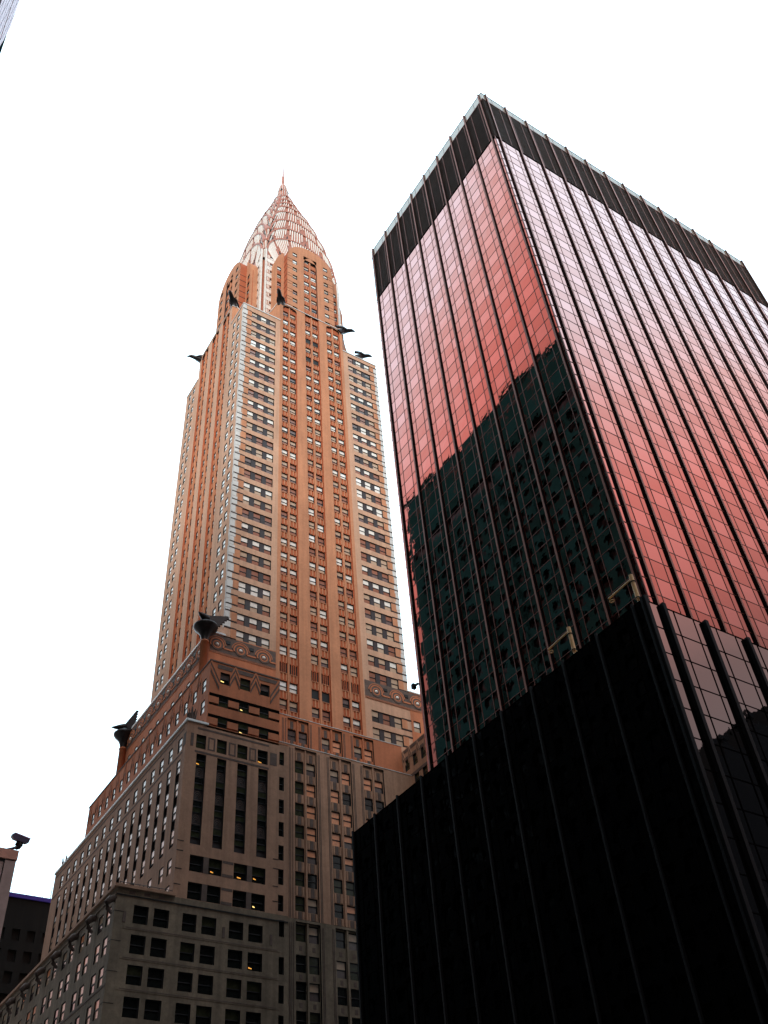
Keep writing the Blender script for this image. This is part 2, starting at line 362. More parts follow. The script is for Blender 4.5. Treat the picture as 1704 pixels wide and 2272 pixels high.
# concave parapet walls swept between the bay corners, above the wings
def concave(p0, p1, ctr_pull, sgn=1, lo=207.2, hi=5.0):
    cv = MB()
    p0 = Vector(p0); p1 = Vector(p1); n = 14; pts = []
    for i in range(n+1):
        t = i/n; q = p0.lerp(p1, t)+Vector(ctr_pull)*math.sin(math.pi*t)
        h = lo+hi*abs(2*t-1)**1.8
        pts.append((q, h))
    for (a, ha), (b, hb) in zip(pts[:-1], pts[1:]):
        d = (b-a).normalized(); nn = Vector((-d.y, d.x, 0))*.5
        cv.hexa([(a.x, a.y, 201.9), (b.x, b.y, 201.9), (b.x+nn.x, b.y+nn.y, 201.9), (a.x+nn.x, a.y+nn.y, 201.9),
                 (a.x, a.y, ha), (b.x, b.y, hb), (b.x+nn.x, b.y+nn.y, hb), (a.x+nn.x, a.y+nn.y, ha)], 0)
        cv.hexa([(a.x-nn.x*.3, a.y-nn.y*.3, ha), (b.x-nn.x*.3, b.y-nn.y*.3, hb), (b.x+nn.x, b.y+nn.y, hb), (a.x+nn.x, a.y+nn.y, ha),
                 (a.x-nn.x*.3, a.y-nn.y*.3, ha+.3), (b.x-nn.x*.3, b.y-nn.y*.3, hb+.3), (b.x+nn.x, b.y+nn.y, hb+.3), (a.x+nn.x, a.y+nn.y, ha+.3)], 1)
    cv.build('curved_parapet', ['brick', 'steel_w'], T)
concave((SX0+.1, 130.05, 0), (63.6, SY0+.1, 0), (1.3, 1.9, 0))
concave((81.6, SY0+.1, 0), (SX1, 130.05, 0), (-.6, .9, 0), 1, 209.2, 4.4)
concave((63.6, SY1-.1, 0), (SX0+.1, 149.4, 0), (1.3, -1.9, 0))
concave((SX1, 149.4, 0), (81.6, SY1-.1, 0), (-1.3, -1.9, 0))

# upper drum: brick arms with arched heads ------------------------------
dr = MB()   # 0 brick 1 reveal 2 band 3 orange
def arm(fc, c, half, zs, za, single, pairw, depth_back, detail=True):
    top = lambda u: zs+(za-zs)*math.sqrt(max(0, 1-((u-c)/half)**2)) if abs(u-c) < half else zs
    rows = [200.87+FH*k-.2 for k in range(3, 11)]
    ops = []
    pa, pb = c-2.03, c+2.03
    s1 = [(c-5.45, c-4.1), (c+4.15, c+5.5)]
    for z in rows:
        if z > za-2: continue
        for a, b in s1:
            if z < top(a if a < c else b)-.4: ops.append((a, b, z-1.9, z))
    ops.append((pa, pb, 210.75, 237.0))
    ub = [c-half+half*2*i/28 for i in range(29)]
    wall(dr, fc, c-half, c+half, 210.75, za+.1, ops, .35, 0, 1, top=top, ubreaks=ub)
    arch_fill(dr, fc, pa, pb, 234.6, 238.6, 0, 1, .4, ztop=237.0+1.65)
    fi = fc.off(-.35)
    zz = rows
    ops2 = [(x, y, z-1.9, z) for z in zz if z < 238 for x, y in ((pa+.12, c-.3), (c+.3, pb-.12))]
    wall(dr, fi, pa, pb, 210.75, 238.7, ops2, .25, 3, 1)
    fbox(dr, fi, c-.16, c+.16, 210.75, 238.2, 0, .2, 0)
    for z in zz:
        if z < 238:
            for x, y in ((pa+.12, c-.3), (c+.3, pb-.12)):
                win(fi, x, y, z-1.9, z, .25, tone_at(z, 30))
                for q in (.1, .5, .9): fbox(dr, fi, x+(y-x)*q-.1, x+(y-x)*q+.1, z-FH+.1, z-2.0, 0, .08, 0)
        for x, y in s1:
            if z < top(x if x < c else y)-.4 and z < za-2:
                win(fc, x, y, z-1.9, z, .3, tone_at(z, 31))
                e0, e1 = (c-half, x-.05) if x < c else (y+.05, c+half)
                if z < zs: 
                    for q in (z-.05, z-1.25): fbox(dr, fc, e0, e1, q-.12, q, 0, .03, 2)
    # returns and vault
    ue = [c-half*math.cos(math.pi*i/24) for i in range(25)]
    for a, b in zip(ue[:-1], ue[1:]):
        dr.quad([fc.P(a, top(a)), fc.P(b, top(b)), fc.P(b, top(b), -depth_back), fc.P(a, top(a), -depth_back)], 3)
    for u in (c-half, c+half):
        dr.quad([fc.P(u, 210.75), fc.P(u, zs), fc.P(u, zs, -depth_back), fc.P(u, 210.75, -depth_back)], 3)
        for k in range(9):
            z = 213+k*2.6
            if z < zs-1: fbox(dr, fc, u-.03, u+.03, z, z+.22, -depth_back*.6, -.02, 2)
arm(Fc('F', SY0), CX, 7.05, 235.3, 243.1, 1, 1, 8)
arm(Fc('L', 56.2), CY, 7.0, 234.8, 242.6, 1, 1, 8)
arm(Fc('R', 88.6), CY, 7.0, 234.8, 242.6, 1, 1, 8)
arm(Fc('B', SY1), CX, 7.05, 235.3, 243.1, 1, 1, 8)
def shoulder(fc, c, sgn, off=1.9, half0=7.05, half1=9.5):
    """set-back rounded pier beside a bay, one window wide"""
    f2 = fc.off(-off); a, b = (c-half1, c-half0) if sgn < 0 else (c+half0, c+half1)
    rows = [200.87+FH*k-.2 for k in range(3, 9)]
    m_ = (a+b)/2+.25*sgn
    top = lambda u: 232+10*math.sqrt(max(0, 1-(abs(u-c)/(half1))**2))
    ops = [(m_-.6, m_+.6, z-1.9, z) for z in rows]
    ub = [a+(b-a)*i/10 for i in range(11)]
    wall(dr, f2, a, b, 208, 241, ops, .3, 0, 1, top=top, ubreaks=ub)
    for z in rows: win(f2, m_-.6, m_+.6, z-1.9, z, .3, tone_at(z, 40))
    for z in rows: fbox(dr, f2, m_-.6, m_+.6, z-FH+.1, z-2.0, 0, .04, 3)
    e = a if sgn < 0 else b
    if fc.k == 'L' and sgn < 0:
        f3 = Fc('F', e); xa = fc.c+off; zs3 = [z-.3 for z in rows[:6]]
        wall(dr, f3, xa, xa+5, 208, top(e)+.5, [(xa+2.7, xa+4.0, z-1.9, z) for z in zs3], .3, 0, 1)
        for z in zs3: win(f3, xa+2.7, xa+4.0, z-1.9, z, .3, tone_at(z, 41)); fbox(dr, f3, xa+2.7, xa+4.0, z-FH+.1, z-2.0, 0, .04, 3)
        for q in (.7, 3.9): fbox(dr, f3, xa+q, xa+q+.12, 208, top(e), 0, .08, 3)
    else: dr.quad([f2.P(e, 208), f2.P(e, top(e)), f2.P(e, top(e), -5), f2.P(e, 208, -5)], 0)
    for p, q in zip(ub[:-1], ub[1:]): dr.quad([f2.P(p, top(p)), f2.P(q, top(q)), f2.P(q, top(q), -4), f2.P(p, top(p), -4)], 0)
for k, c in (('F', SY0), ('B', SY1)):
    for s in (-1, 1): shoulder(Fc(k, c), CX, s)
for k, c in (('L', 56.2), ('R', 88.6)):
    for s in (-1, 1): shoulder(Fc(k, c), CY, s, off=1.9, half0=7.0, half1=9.5)
dr.build('crown_drum', ['brick', 'reveal', 'band', 'brick_or'], T)

# steel crown -------------------------------------------------------------
TIERS = [(11.3, 241.0, 253.0, 12.2), (10.8, 247.0, 260.3, 11.6), (9.5, 256.3, 267.6, 10.4), (7.9, 266.5, 276.0, 8.6), (6.4, 274.6, 282.2, 7.0), (4.9, 281.2, 288.0, 5.3), (3.8, 286.8, 292.8, 4.0), (2.8, 291.5, 297.8, 2.8)]
crn = MB()   # 0 steel 1 rib 2 black 3 bright
DY = (SY1-SY0)/2; DX = (SX1-SX0)/2
def ell(w_, s, h, t): return w_*math.cos(t), s+(h-s)*math.sin(t)
for ti, (w_, s, h, dd_) in enumerate(TIERS):
    zb = 208 if ti == 0 else TIERS[ti-1][1]-4
    n = 28
    ts = [math.pi*i/n for i in range(n+1)]
    for ax in (0, 1):
        def Q(u, z, d):
            return (CX+u, CY+d, z) if ax == 0 else (CX+d, CY+u, z)
        for sg in (-1, 1):
            crn.quad([Q(w_, zb, sg*dd_)]+[Q(*ell(w_, s, h, t), sg*dd_) for t in ts]+[Q(-w_, zb, sg*dd_)], 0)
            D0, D1 = sg*dd_, sg*(dd_+.22)
            # rim along the arch
            for t0, t1 in zip(ts[:-1], ts[1:]):
                a0 = ell(w_, s, h, t0); a1 = ell(w_, s, h, t1); b0 = ell(w_-.5, s, h-.58, t0); b1 = ell(w_-.5, s, h-.58, t1)
                crn.hexa([Q(*a0, D0), Q(*a1, D0), Q(*b1, D0), Q(*b0, D0), Q(*a0, D1), Q(*a1, D1), Q(*b1, D1), Q(*b0, D1)], 0)
            # radial ribs and triangular lights between this arch and the one in front
            if ti == 0: iw, is_, ih = 7.6, 236.0, 244.2
            else: iw, is_, ih = TIERS[ti-1][0]-.1, TIERS[ti-1][1], TIERS[ti-1][2]+.1
            nr = max(10, int(48*w_/12.6)); tri = [18, 50, 82, 114, 146] if ti < 5 else [50, 90, 130]
            for k in range(nr+1):
                t = math.pi*(k+.0)/nr
                deg = math.degrees(t)
                near = min(abs(deg-x) for x in tri)
                i0 = ell(iw, is_, ih, t); o = ell(w_-.55, s, h-.6, t)
                if ti == 0:
                    # ribs on the lowest, widest fan start at the brick arch
                    i0 = ell(8.2, 236.0, 244.3, t)
                # keep inside own face
                v = Vector((o[0]-i0[0], o[1]-i0[1])); ln = v.length
                if ln < .5: continue
                f0 = 0.02 if near > 9.5 else .02+.95*(1-near/9.5)
                if f0 > .8: continue
                p = Vector(i0)+v*f0; q = Vector(o); d = v.normalized(); nn = Vector((-d.y, d.x))*max(.12, .17*w_/12.6)
                pts = [p-nn*.8, p+nn*.8, q+nn*1.25, q-nn*1.25]
                crn.hexa([Q(x.x, x.y, D0) for x in pts]+[Q(x.x, x.y, sg*(dd_+.16)) for x in pts], 1)
            for x in tri:
                t = R_(x); i0 = Vector(ell(iw, is_, ih, t)); o = Vector(ell(w_-.5, s, h-.6, t)); v = o-i0; d = v.normalized(); nn = Vector((-d.y, d.x))
                hw = max(.3, .62*w_/12.6); p = i0+v*.04
                pts = [p-nn*hw, p+nn*hw, i0+v*.46]
                a = [Q(*q, sg*(dd_+.06)) for q in pts]; crn.quad(a, 2)
                crn.quad([Q(*pts[0], D0), Q(*pts[0], sg*(dd_+.06)), Q(*pts[2], sg*(dd_+.06)), Q(*pts[2], D0)], 2)
        # vault and side walls
        for t0, t1 in zip(ts[:-1], ts[1:]):
            crn.quad([Q(*ell(w_, s, h, t0), -dd_), Q(*ell(w_, s, h, t1), -dd_), Q(*ell(w_, s, h, t1), dd_), Q(*ell(w_, s, h, t0), dd_)], 0)
        for u in (-w_, w_): crn.quad([Q(u, zb, -dd_), Q(u, s, -dd_), Q(u, s, dd_), Q(u, zb, dd_)], 0)
# steel pilasters and stepped lights down the four corners of the drum
for sx_ in (-1, 1):
    for sy_ in (-1, 1):
        for ax in (0, 1):
            x = CX+sx_*(11.3 if ax == 0 else 12.2); y = CY+sy_*(12.2 if ax == 0 else 11.3)
            crn.box(x-.22, x+.22, y-.22, y+.22, 208, 241.5, 3)
            def pb(a, b, z0, z1, d, m):      # box lying on the face, a..b metres in from the corner
                if ax == 0: crn.box(*sorted((x-sx_*a, x-sx_*b)), *sorted((y, y+sy_*d)), z0, z1, m)
                else: crn.box(*sorted((x, x+sx_*d)), *sorted((y-sy_*a, y-sy_*b)), z0, z1, m)
            for k in range(8):
                z = 212.5+k*FH
                pb(.35, 2.6, z-FH+.1, z-1.95, .08, 3)
                for q in (.5, .95): pb(q, q+.22, z-1.7, z-.1, .1, 1)
                pb(1.35, 2.2, z-1.75, z-.25, .03, 2); pb(1.35, 2.2, z-1.75, z-1.1, .06, 3)
                pb(2.25, 2.5, z-1.9, z, .12, 3)
# corner steps where two arches of neighbouring faces meet
for ti, (w_, s, h, dd_) in enumerate(TIERS[:6]):
    for sx_ in (-1, 1):
        for sy_ in (-1, 1):
            x = CX+sx_*(w_-.1); y = CY+sy_*(w_-.1)
            crn.box(x-.5, x+.5, y-.5, y+.5, s-4.0, s+.8, 3); crn.box(x-.62, x+.62, y-.62, y+.62, s+.8, s+1.0, 0)
            crn.box(x-.7, x+.7, y-.7, y+.7, s-4.2, s-4.0, 2)
crn.build('crown', ['steel', 'steelrib', 'black', 'steel_w'], T)
sp = MB()
SP = [(2.5, 290), (2.45, 297.5), (2.05, 298.2), (1.85, 303.0), (1.2, 308.4), (.62, 309.8), (.52, 310.2), (.44, 315.5), (.3, 316), (.16, 323)]
for (ra, za), (rb, zb) in zip(SP[:-1], SP[1:]):
    for k in range(8):
        t0, t1 = math.pi*(k*2+1)/8, math.pi*(k*2+3)/8
        ca = 1.0 if k % 2 else 1.0
        sp.quad([(CX+ra*math.cos(t0), CY+ra*math.sin(t0), za), (CX+ra*math.cos(t1), CY+ra*math.sin(t1), za), (CX+rb*math.cos(t1), CY+rb*math.sin(t1), zb), (CX+rb*math.cos(t0), CY+rb*math.sin(t0), zb)], 0)
for (ra, za), (rb, zb) in zip(SP[2:4], SP[3:5]):
    for k in range(16):
        t = 2*math.pi*(k+.5)/16
        sp.bar((CX+ra*1.02*math.cos(t), CY+ra*1.02*math.sin(t), za+.2), (CX+rb*1.0*math.cos(t), CY+rb*1.0*math.sin(t), zb-.2), .09, 1, 4)
    for k in range(4):
        t = 2*math.pi*k/4+math.pi*1.25/1; x, y = CX+ra*.97*math.cos(t), CY+ra*.97*math.sin(t)
        sp.bar((x, y, za), (x*.5+CX*.5+ra*.35*math.cos(t), y*.5+CY*.5+ra*.35*math.sin(t), za+2.2), .32, 2, 4, .03)
sp.build('spire', ['steel', 'steel_w', 'black'], T)

# eagle heads thrusting from the corners below the crown -----------------
def eagle(x, y, z, dx, dy):
    d = Vector((dx, dy, 0)).normalized(); o = Vector((x, y, z)); U = Vector((0, 0, 1)); S = Vector((-d.y, d.x, 0))
    e = MB()
    e.loft([(o-d*1.0-U*1.2, 1.0, 1.0), (o+d*.4+U*.15, .85, .72), (o+d*1.4+U*.45, .6, .55), (o+d*2.1+U*.75, .52, .5), (o+d*2.7+U*.85, .45, .4), (o+d*3.2+U*.7, .26, .26), (o+d*3.6+U*.35, .06, .12)], 10, 0)
    for s in (-1, 1):
        e.loft([(o-d*1.6+S*s*.8+U*.5, .2, .7), (o+d*.2+S*s*.98+U*.3, .14, .55), (o+d*1.2+S*s*.75+U*.25, .06, .12)], 6, 0)
        e.box(*(sum(([c-.09, c+.09] for c in (o+d*2.6+S*s*.38+U*.98)), [])), 1)
    return e.build('eagle_ornament', ['darkmetal', 'steel_w'], T, smooth=True)
for x, y, z, dx, dy in ((63.7, 123.1, 211.4, -.72, -.9), (53.8, 130.1, 212.4, -.8, -.8), (81.8, 123.1, 211.2, 1, -.35), (91.4, 129.6, 214.2, 1, -.35),
                        (53.7, 149.3, 210.8, -1, .35), (91.4, 149.4, 208.8, 1, .5), (63.7, 156.3, 208.8, -.5, 1), (81.6, 156.3, 208.8, .5, 1)):
    eagle(x, y, z, dx, dy)

# frieze block: shaft stage with car-wheel frieze ------------------------
FX0 = 50.95; Lr = Fc('L', FX0)
fr = MB()    # 0 brick 1 reveal 2 inlay 3 steel
# extra corner mass left of the shaft wing, carrying the urn
rz = [95.6, 91.9]
wall(fr, F.off(.06), FX0, 63.6, 84, 102.15, [(c[0], c[1], z-2.2, z) for z in rz for c in ((51.9, 53.4), (55.0, 56.6), (58.1, 59.7), (61.2, 62.7))], .35)
for z in rz:
    for c in ((51.9, 53.4), (55.0, 56.6), (58.1, 59.7), (61.2, 62.7)): win(F.off(.06), c[0], c[1], z-2.2, z, .3, pick([((1, 2), 2), ((3, 4), 1)]))
ys = [122.5+3.3*i for i in range(11)]
wall(fr, Lr, SY0, 160.2, 84, 102.15, [(y+.9, y+2.25, z-2.2, z) for z in (96.4, 92.7) for y in ys], .35)
for z in (96.4, 92.7):
    for y in ys: win(Lr, y+.9, y+2.25, z-2.2, z, .16, pick([((3, 3), 3), ((3, 1), 2)]))
fr.box(FX0+.75, SX0+.9, SY0+.75, 160.2, 60, 101.9, 0)
fr.box(FX0+.75, SX1, SY1, 160.2, 60, 101.9, 0)
fr.build('frieze_stage', ['brick_e', 'reveal'], T)
fz = MB()    # wheel frieze: inlay bands, rings, mudguard arcs
def ring(fc, cu, cz, r0, r1, a0, a1, d, m, n=20):
    for i in range(n):
        t0 = R_(a0+(a1-a0)*i/n); t1 = R_(a0+(a1-a0)*(i+1)/n)
        pts = [(cu+r0*math.cos(t0), cz+r0*math.sin(t0)), (cu+r1*math.cos(t0), cz+r1*math.sin(t0)), (cu+r1*math.cos(t1), cz+r1*math.sin(t1)), (cu+r0*math.cos(t1), cz+r0*math.sin(t1))]
        fz.hexa([fc.P(*p, 0) for p in pts]+[fc.P(*p, d) for p in pts], m)
hubs = []
def frieze(fc, hub_us, u0, u1, dirn=1, rz_=102.0, hz=99.9):
    fbox(fz, fc, u0, u1, 98.55, rz_-.05, 0, .03, 0)
    fbox(fz, fc, u0, u1, 98.1, 98.55, 0, .05, 1)
    for dz in (0, .22): fbox(fz, fc, u0, u1, 98.2+dz, 98.28+dz, .05, .07, 0)
    for i, u in enumerate(hub_us):
        if not (u0+.8 < u < u1-.8): continue
        ring(fc, u, hz, .02, .55, 0, 360, .10, 0); ring(fc, u, hz, .55, .78, 0, 360, .14, 1); ring(fc, u, hz, .78, 1.12, 0, 360, .12, 0)
        ring(fc, u, hz, 1.12, 1.36, -20, 200, .16, 1); ring(fc, u, hz, 1.36, 1.55, -5, 185, .10, 0); ring(fc, u, hz, 1.55, 1.7, 5, 175, .14, 1)
        hubs.append((fc, u, hz))
        v = u+2.05*dirn
        if u0 < v-.4 and v+.4 < u1: fbox(fz, fc, v-.4, v+.4, 100.55, 101.15, 0, .16, 2)
        a, b = sorted((u+dirn*1.2, u+dirn*2.9))
        fbox(fz, fc, max(a, u0), min(b, u1), 99.3, 99.6, 0, .12, 1)
frieze(F.off(.06), [52.4, 56.8, 61.2], FX0+.2, 63.55)
frieze(F.off(.06), [84.2, 88.8, 93.3], 81.8, 94.6)
frieze(Lr, [126.4+4.4*i for i in range(8)], SY0+.2, 160)
fz.build('wheel_frieze', ['inlay', 'brick_e', 'black'], T)
rr = MB(); wall(rr, F.off(.06), SX1, 94.8, 84, 102.15, [(92.0, 93.5, 93.7, 96.0)], .35); rr.box(SX1, 94.8, SY0+.4, 160, 60, 102.1, 0)
rr.build('frieze_stage', ['brick_e', 'reveal'], T); win(F.off(.06), 92.0, 93.5, 93.7, 96.0, .3, (3, 1))
for fc, u, z in hubs:
    h = MB(); prof = [(.34, 0), (.34, .06), (.26, .16), (.12, .24), (.01, .27)]
    n = 12; i0 = 0
    for r, dd in prof:
        for k in range(n):
            t = 2*math.pi*k/n; h.v.append(fc.P(u+r*math.cos(t), z+r*math.sin(t), .1+dd))
    for j in range(len(prof)-1):
        for k in range(n): h.f.append((j*n+k, j*n+(k+1) % n, (j+1)*n+(k+1) % n, (j+1)*n+k)); h.m.append(0)
    h.build('hubcap', ['steel_w'], T, smooth=True)
# copings of the frieze stage
copings('coping', (FX0-.15, SX0+.3, SY0-.2, SY0+.75, 102.15, 102.5), (FX0-.15, FX0+.75, SY0+.75, 160.3, 102.15, 102.5), (SX1-.3, 95.0, SY0-.2, SY0+.75, 102.15, 102.4))

# setback block with chevrons -------------------------------------------
EX0, EX1, EY0, EY1 = 46.95, 58.65, 112.0, 163.6
Ef, El = Fc('F', EY0), Fc('L', EX0)
eb = MB()   # 0 brick 1 reveal 2 panel/black 3 inlay
Ecols = [(48.65, 50.2), (51.93, 53.6), (55.33, 56.92)]
Erows = [86.4, 82.4, 78.75]
wall(eb, Ef, EX0, EX1, 76.4, 87.9, [(a, b, 84.3, 86.35) for a, b in Ecols]+[(EX0+.12, EX1, 82.35-2.05, 82.35), (EX0+.12, EX1, 78.75-2.05, 78.75)], .35, 0, 1)
for a, b in Ecols: win(Ef, a, b, 84.3, 86.35, .33, pick([((4, 0), 2), ((5, 5), 1)]), lamp=1 if a < 49 else 0)
for zt in (82.35, 78.75):
    eb.box(EX0+.1, EX1, EY0+.34, EY0+.5, zt-2.05, zt, 2)
    ed = [EX0+.12]+[x for c in Ecols for x in c]+[EX1]
    for a, b in zip(ed[0::2], ed[1::2]): fbox(eb, Ef, a, b, zt-1.6, zt-.52, -.33, -.04, 4)
    for a, b in Ecols: win(Ef, a, b, zt-2.0, zt-.05, .3, (0, 5) if zt > 80 else (5, 0), lamp=1 if (zt > 80 and a > 51.5 and a < 53) or (zt < 80 and a > 51.5 and a < 53) else 0)
Eys = [113.2+3.32*i for i in range(15)]
wall(eb, El, EY0, EY1, 76.4, 87.9, [(y, y+1.35, z-2.2, z) for y in Eys for z in (85.5, 81.8, 78.2)], .35)
for y in Eys:
    for z in (85.5, 81.8, 78.2): win(El, y, y+1.35, z-2.2, z, .17, pick([((3, 3), 4), ((3, 1), 2)]))
eb.box(EX0+.75, EX1, EY0+.75, EY1, 60, 87.6, 0)
eb.build('setback_block', ['brick_e', 'reveal', 'black', 'inlay', 'brick_e'], T)
def chevron(fc, u, zt, half, drop, m, d, th=.28, ch=None):
    for s in (-1, 1):
        pts = [(u, zt), (u, zt-th*2.0), (u+s*half, zt-drop-th*2.0), (u+s*half, zt-drop)]
        ch.hexa([fc.P(*p, 0) for p in pts]+[fc.P(*p, d) for p in pts], m)
for u in (EX0+.05, 51.05, 54.5, 58.6):
    ch = MB()
    for k, (z, m) in enumerate(((88.15, 0), (87.6, 1), (87.05, 0), (86.5, 1))):
        if u < 47.5 or u > 58.2:
            s = 1 if u < 47.5 else -1
            pts = [(u, z), (u, z-.55), (u+s*1.55, z-2.9-.55), (u+s*1.55, z-2.9)]
            ch.hexa([Ef.P(*p, 0) for p in pts]+[Ef.P(*p, .06+.04*(1-m)) for p in pts], m)
        else: chevron(Ef, u, z, .82, 1.9, m, .06+.04*(1-m), ch=ch)
    ch.build('chevron', ['brick_e', 'inlay'], T)
for y in [112.0+3.32*i for i in range(1, 16)]:
    ch = MB()
    for k, (z, m) in enumerate(((87.9, 0), (87.4, 1), (86.9, 0), (86.4, 1))): 
        chevron(El, y+.55, z, .68, 1.7, m, .05+.04*(1-m), .22, ch)
    ch.build('chevron', ['brick_e', 'inlay'], T)
ch = MB(); fbox(ch, Ef, EX0+1.2, EX1, 86.9, 87.6, 0, .05, 0); ch.build('dark_band', ['inlay'], T)
cp = MB(); cp.box(EX0-.1, EX1+.1, EY0-.1, EY0+.8, 87.9, 88.15); cp.box(EX0-.1, EX0+.8, EY0+.8, EY1, 87.9, 88.15); cp.build('coping', ['inlay'], T)
# the twin setback at the right of the centre bay
et = MB()
EL2 = Fc('L', 86.6)
wall(et, EL2, EY0, 120.0, 56, 86.6, [(y, y+1.3, z-2.0, z) for y in (113.2, 115.6, 118.0) for z in (84.4, 80.9, 77.3)], .35)
for y in (113.2, 115.6, 118.0):
    for z in (84.4, 80.9, 77.3): win(EL2, y, y+1.3, z-2.0, z, .3, (5, 5))
et.box(87.1, 99, EY0, 160, 56, 86.5, 0)
for z in (86.4, 85.0, 81.3, 77.8): fbox(et, EL2, EY0, 120, z-.55, z, 0, .05, 2)
et.build('setback_block', ['brick_d', 'reveal', 'inlay'], T)
for y in (112.9, 115.2, 117.6, 119.6):
    ch = MB()
    for z, m in ((86.55, 0), (86.1, 1), (85.6, 0)): chevron(EL2, y, z, .55, 1.6, m, .12, .22, ch)
    ch.build('chevron', ['brick_d', 'inlay'], T)

# stepped centre bay -------------------------------------------------------
def stage(Y, x0, x1, z0, z1, zs, hh, name, mt, tones, dx=0):
    fc = Fc('F', Y); mb = MB()
    slots = [(p[0][0]-.15, p[1][1]+.15, z0, z1-.35) for p in PAIRS]
    wall(mb, fc, x0, x1, z0, z1, slots, .3, 0, 2)
    fi = fc.off(-.3)
    for s, p in enumerate(PAIRS):
        ops = [(c[0], c[1], z-hh, z) for z in zs for c in p]
        wall(mb, fi, p[0][0]-.15, p[1][1]+.15, z0, z1-.3, ops, .3, 0, 1)
        fbox(mb, fi, p[0][1]+.14, p[1][0]-.14, z0, z1-.35, 0, .22, 0)
        allz = [zs[0]+3.6]+zs
        for za, zb in zip(allz, zs+[zs[-1]-3.6]):
            for c in p:
                um = (c[0]+c[1])/2; zlo, zhi = max(zb+.08, z0), min(za-hh-.06, z1-.4)
                if zhi-zlo < .4: continue
                if zs[0] > 60 or zb > 52: 
                    fbox(mb, fi, um-.28, um+.28, zlo, zhi, 0, .07, 3)
                    for q in (.16, .84): fbox(mb, fi, c[0]+(c[1]-c[0])*q-.12, c[0]+(c[1]-c[0])*q+.12, zlo, zhi, 0, .1, 0)
                else: fbox(mb, fi, um-.22, um+.22, (zlo+zhi)/2-.3, (zlo+zhi)/2+.3, 0, .04, 3)
        for z in zs:
            for j, c in enumerate(p): win(fi, c[0], c[1], z-hh, z, .28, tones(z, s, j))
    # shallow flutes on the piers
    for a, b in ((PAIRS[0][1][1]+.15, PAIRS[1][0][0]-.15), (PAIRS[1][1][1]+.15, PAIRS[2][0][0]-.15)):
        for u in (a+.28, a+.5, b-.28, b-.5): fbox(mb, fc, u-.045, u+.045, z0, z1-.6, 0, .05, 3)
    if x0 < 64:
        for u in (PAIRS[0][0][0]-.5, PAIRS[0][0][0]-.85, PAIRS[0][0][0]-1.1): fbox(mb, fc, u-.045, u+.045, z0, z1-.6, 0, .05, 3)
    mb.box(x0+.02, x1, Y+.75, 124, z0, z1-.05, 0)
    mb.quad([fc.P(x0, z0), fc.P(x0, z1), fc.P(x0, z1, -8), fc.P(x0, z0, -8)], 0)
    mb.build(name, [mt, 'reveal', 'reveal', 'inlay'], T)
    if z1 < 60: return
    c2 = MB(); a = x0
    while a < x1:      # one jagged stone coping, each block a little proud of the next
        b = min(a+random.uniform(.5, .9), x1); c2.box(a, b, Y-.05-.03*random.random(), Y+.2, z1-.03, z1+.04+.06*random.random()); a = b
    c2.build('cornice', ['quoin'], T)
t2 = lambda z, s, j: pick([((1, 4), 3), ((6, 4), 1), ((4, 4), 1), ((6, 6), 1)])
def t3(z, s, j):
    if s == 0 and j == 0: return pick([((5, 5), 4), ((0, 0), 2), ((5, 0), 1)])
    if z < 63: return pick([((0, 0), 6), ((5, 5), 3), ((1, 4), 3), ((6, 4), 1)])
    return pick([((6, 6), 6), ((6, 4), 2), ((0, 0), 1.3), ((1, 4), 1)])
# frieze stage continues behind the bay; small steps
stage(120.0, 60.4, 86.6, 70, 87.7, [85.45, 81.9, 78.3], 2.05, 'centre_bay', 'brick_e', t2)
stage(117.6, 60.2, 86.6, 54, 80.9, [78.45, 74.95, 71.4, 67.9, 64.4, 60.8, 57.25], 2.05, 'centre_bay', 'brick_d', t3)
stage(117.45, 60.2, 86.6, 0, 53.9, [53.3, 49.3, 45.9, 42.3, 38.8, 35.2, 31.6, 28, 24.4, 20.8, 17.2], 2.25, 'centre_bay', 'stone_g', t3)

# brown block with four tall window strips --------------------------------
DX0, DX1, DY0, DY1 = 44.07, 60.2, 112.0, 167.8
Df, Dl = Fc('F', DY0), Fc('L', DX0)
db = MB()    # 0 brick 1 reveal 2 inlay 3 dark panel
tc_ = [(45.6, 47.08), (48.77, 50.28), (51.97, 53.54), (55.2, 56.82)]
st_ = [(45.8, 47.26), (48.94, 50.34), (52.08, 53.64), (55.37, 56.88)]
lc_ = [(45.97, 47.88), (48.62, 50.48), (52.18, 54.09), (54.83, 56.8)]
nz_ = [75.4, 71.35, 67.85, 64.45, 61.05, 57.7, 54.2]
ops = [(a, b, 72.75, 74.9) for a, b in tc_]+[(a, b, 58.8, 71.9) for a, b in st_]+[(a, b, z-2.15, z) for a, b in lc_ for z in (57.35, 53.8)]
ops += [(58.72, 59.5, z-2.1, z) for z in nz_]
wall(db, Df, DX0, DX1, 51.6, 76.7, ops, .4, 0, 1)
for a, b in tc_: win(Df, a, b, 72.75, 74.9, .33, (5, 5) if a < 55 else (0, 0), lamp=0 if a < 55 else 2)
for z in nz_: win(Df, 58.72, 59.5, z-2.1, z, .33, (5, 0) if z > 73 else (0, 0))
for a, b in lc_:
    win(Df, a, b, 57.35-2.15, 57.35, .36, (5, 0) if a != 45.97 else (0, 0), lamp=2 if a > 46 else 0)
    win(Df, a, b, 53.8-2.15, 53.8, .36, (0, 0), lamp=1 if a > 54 else 0)
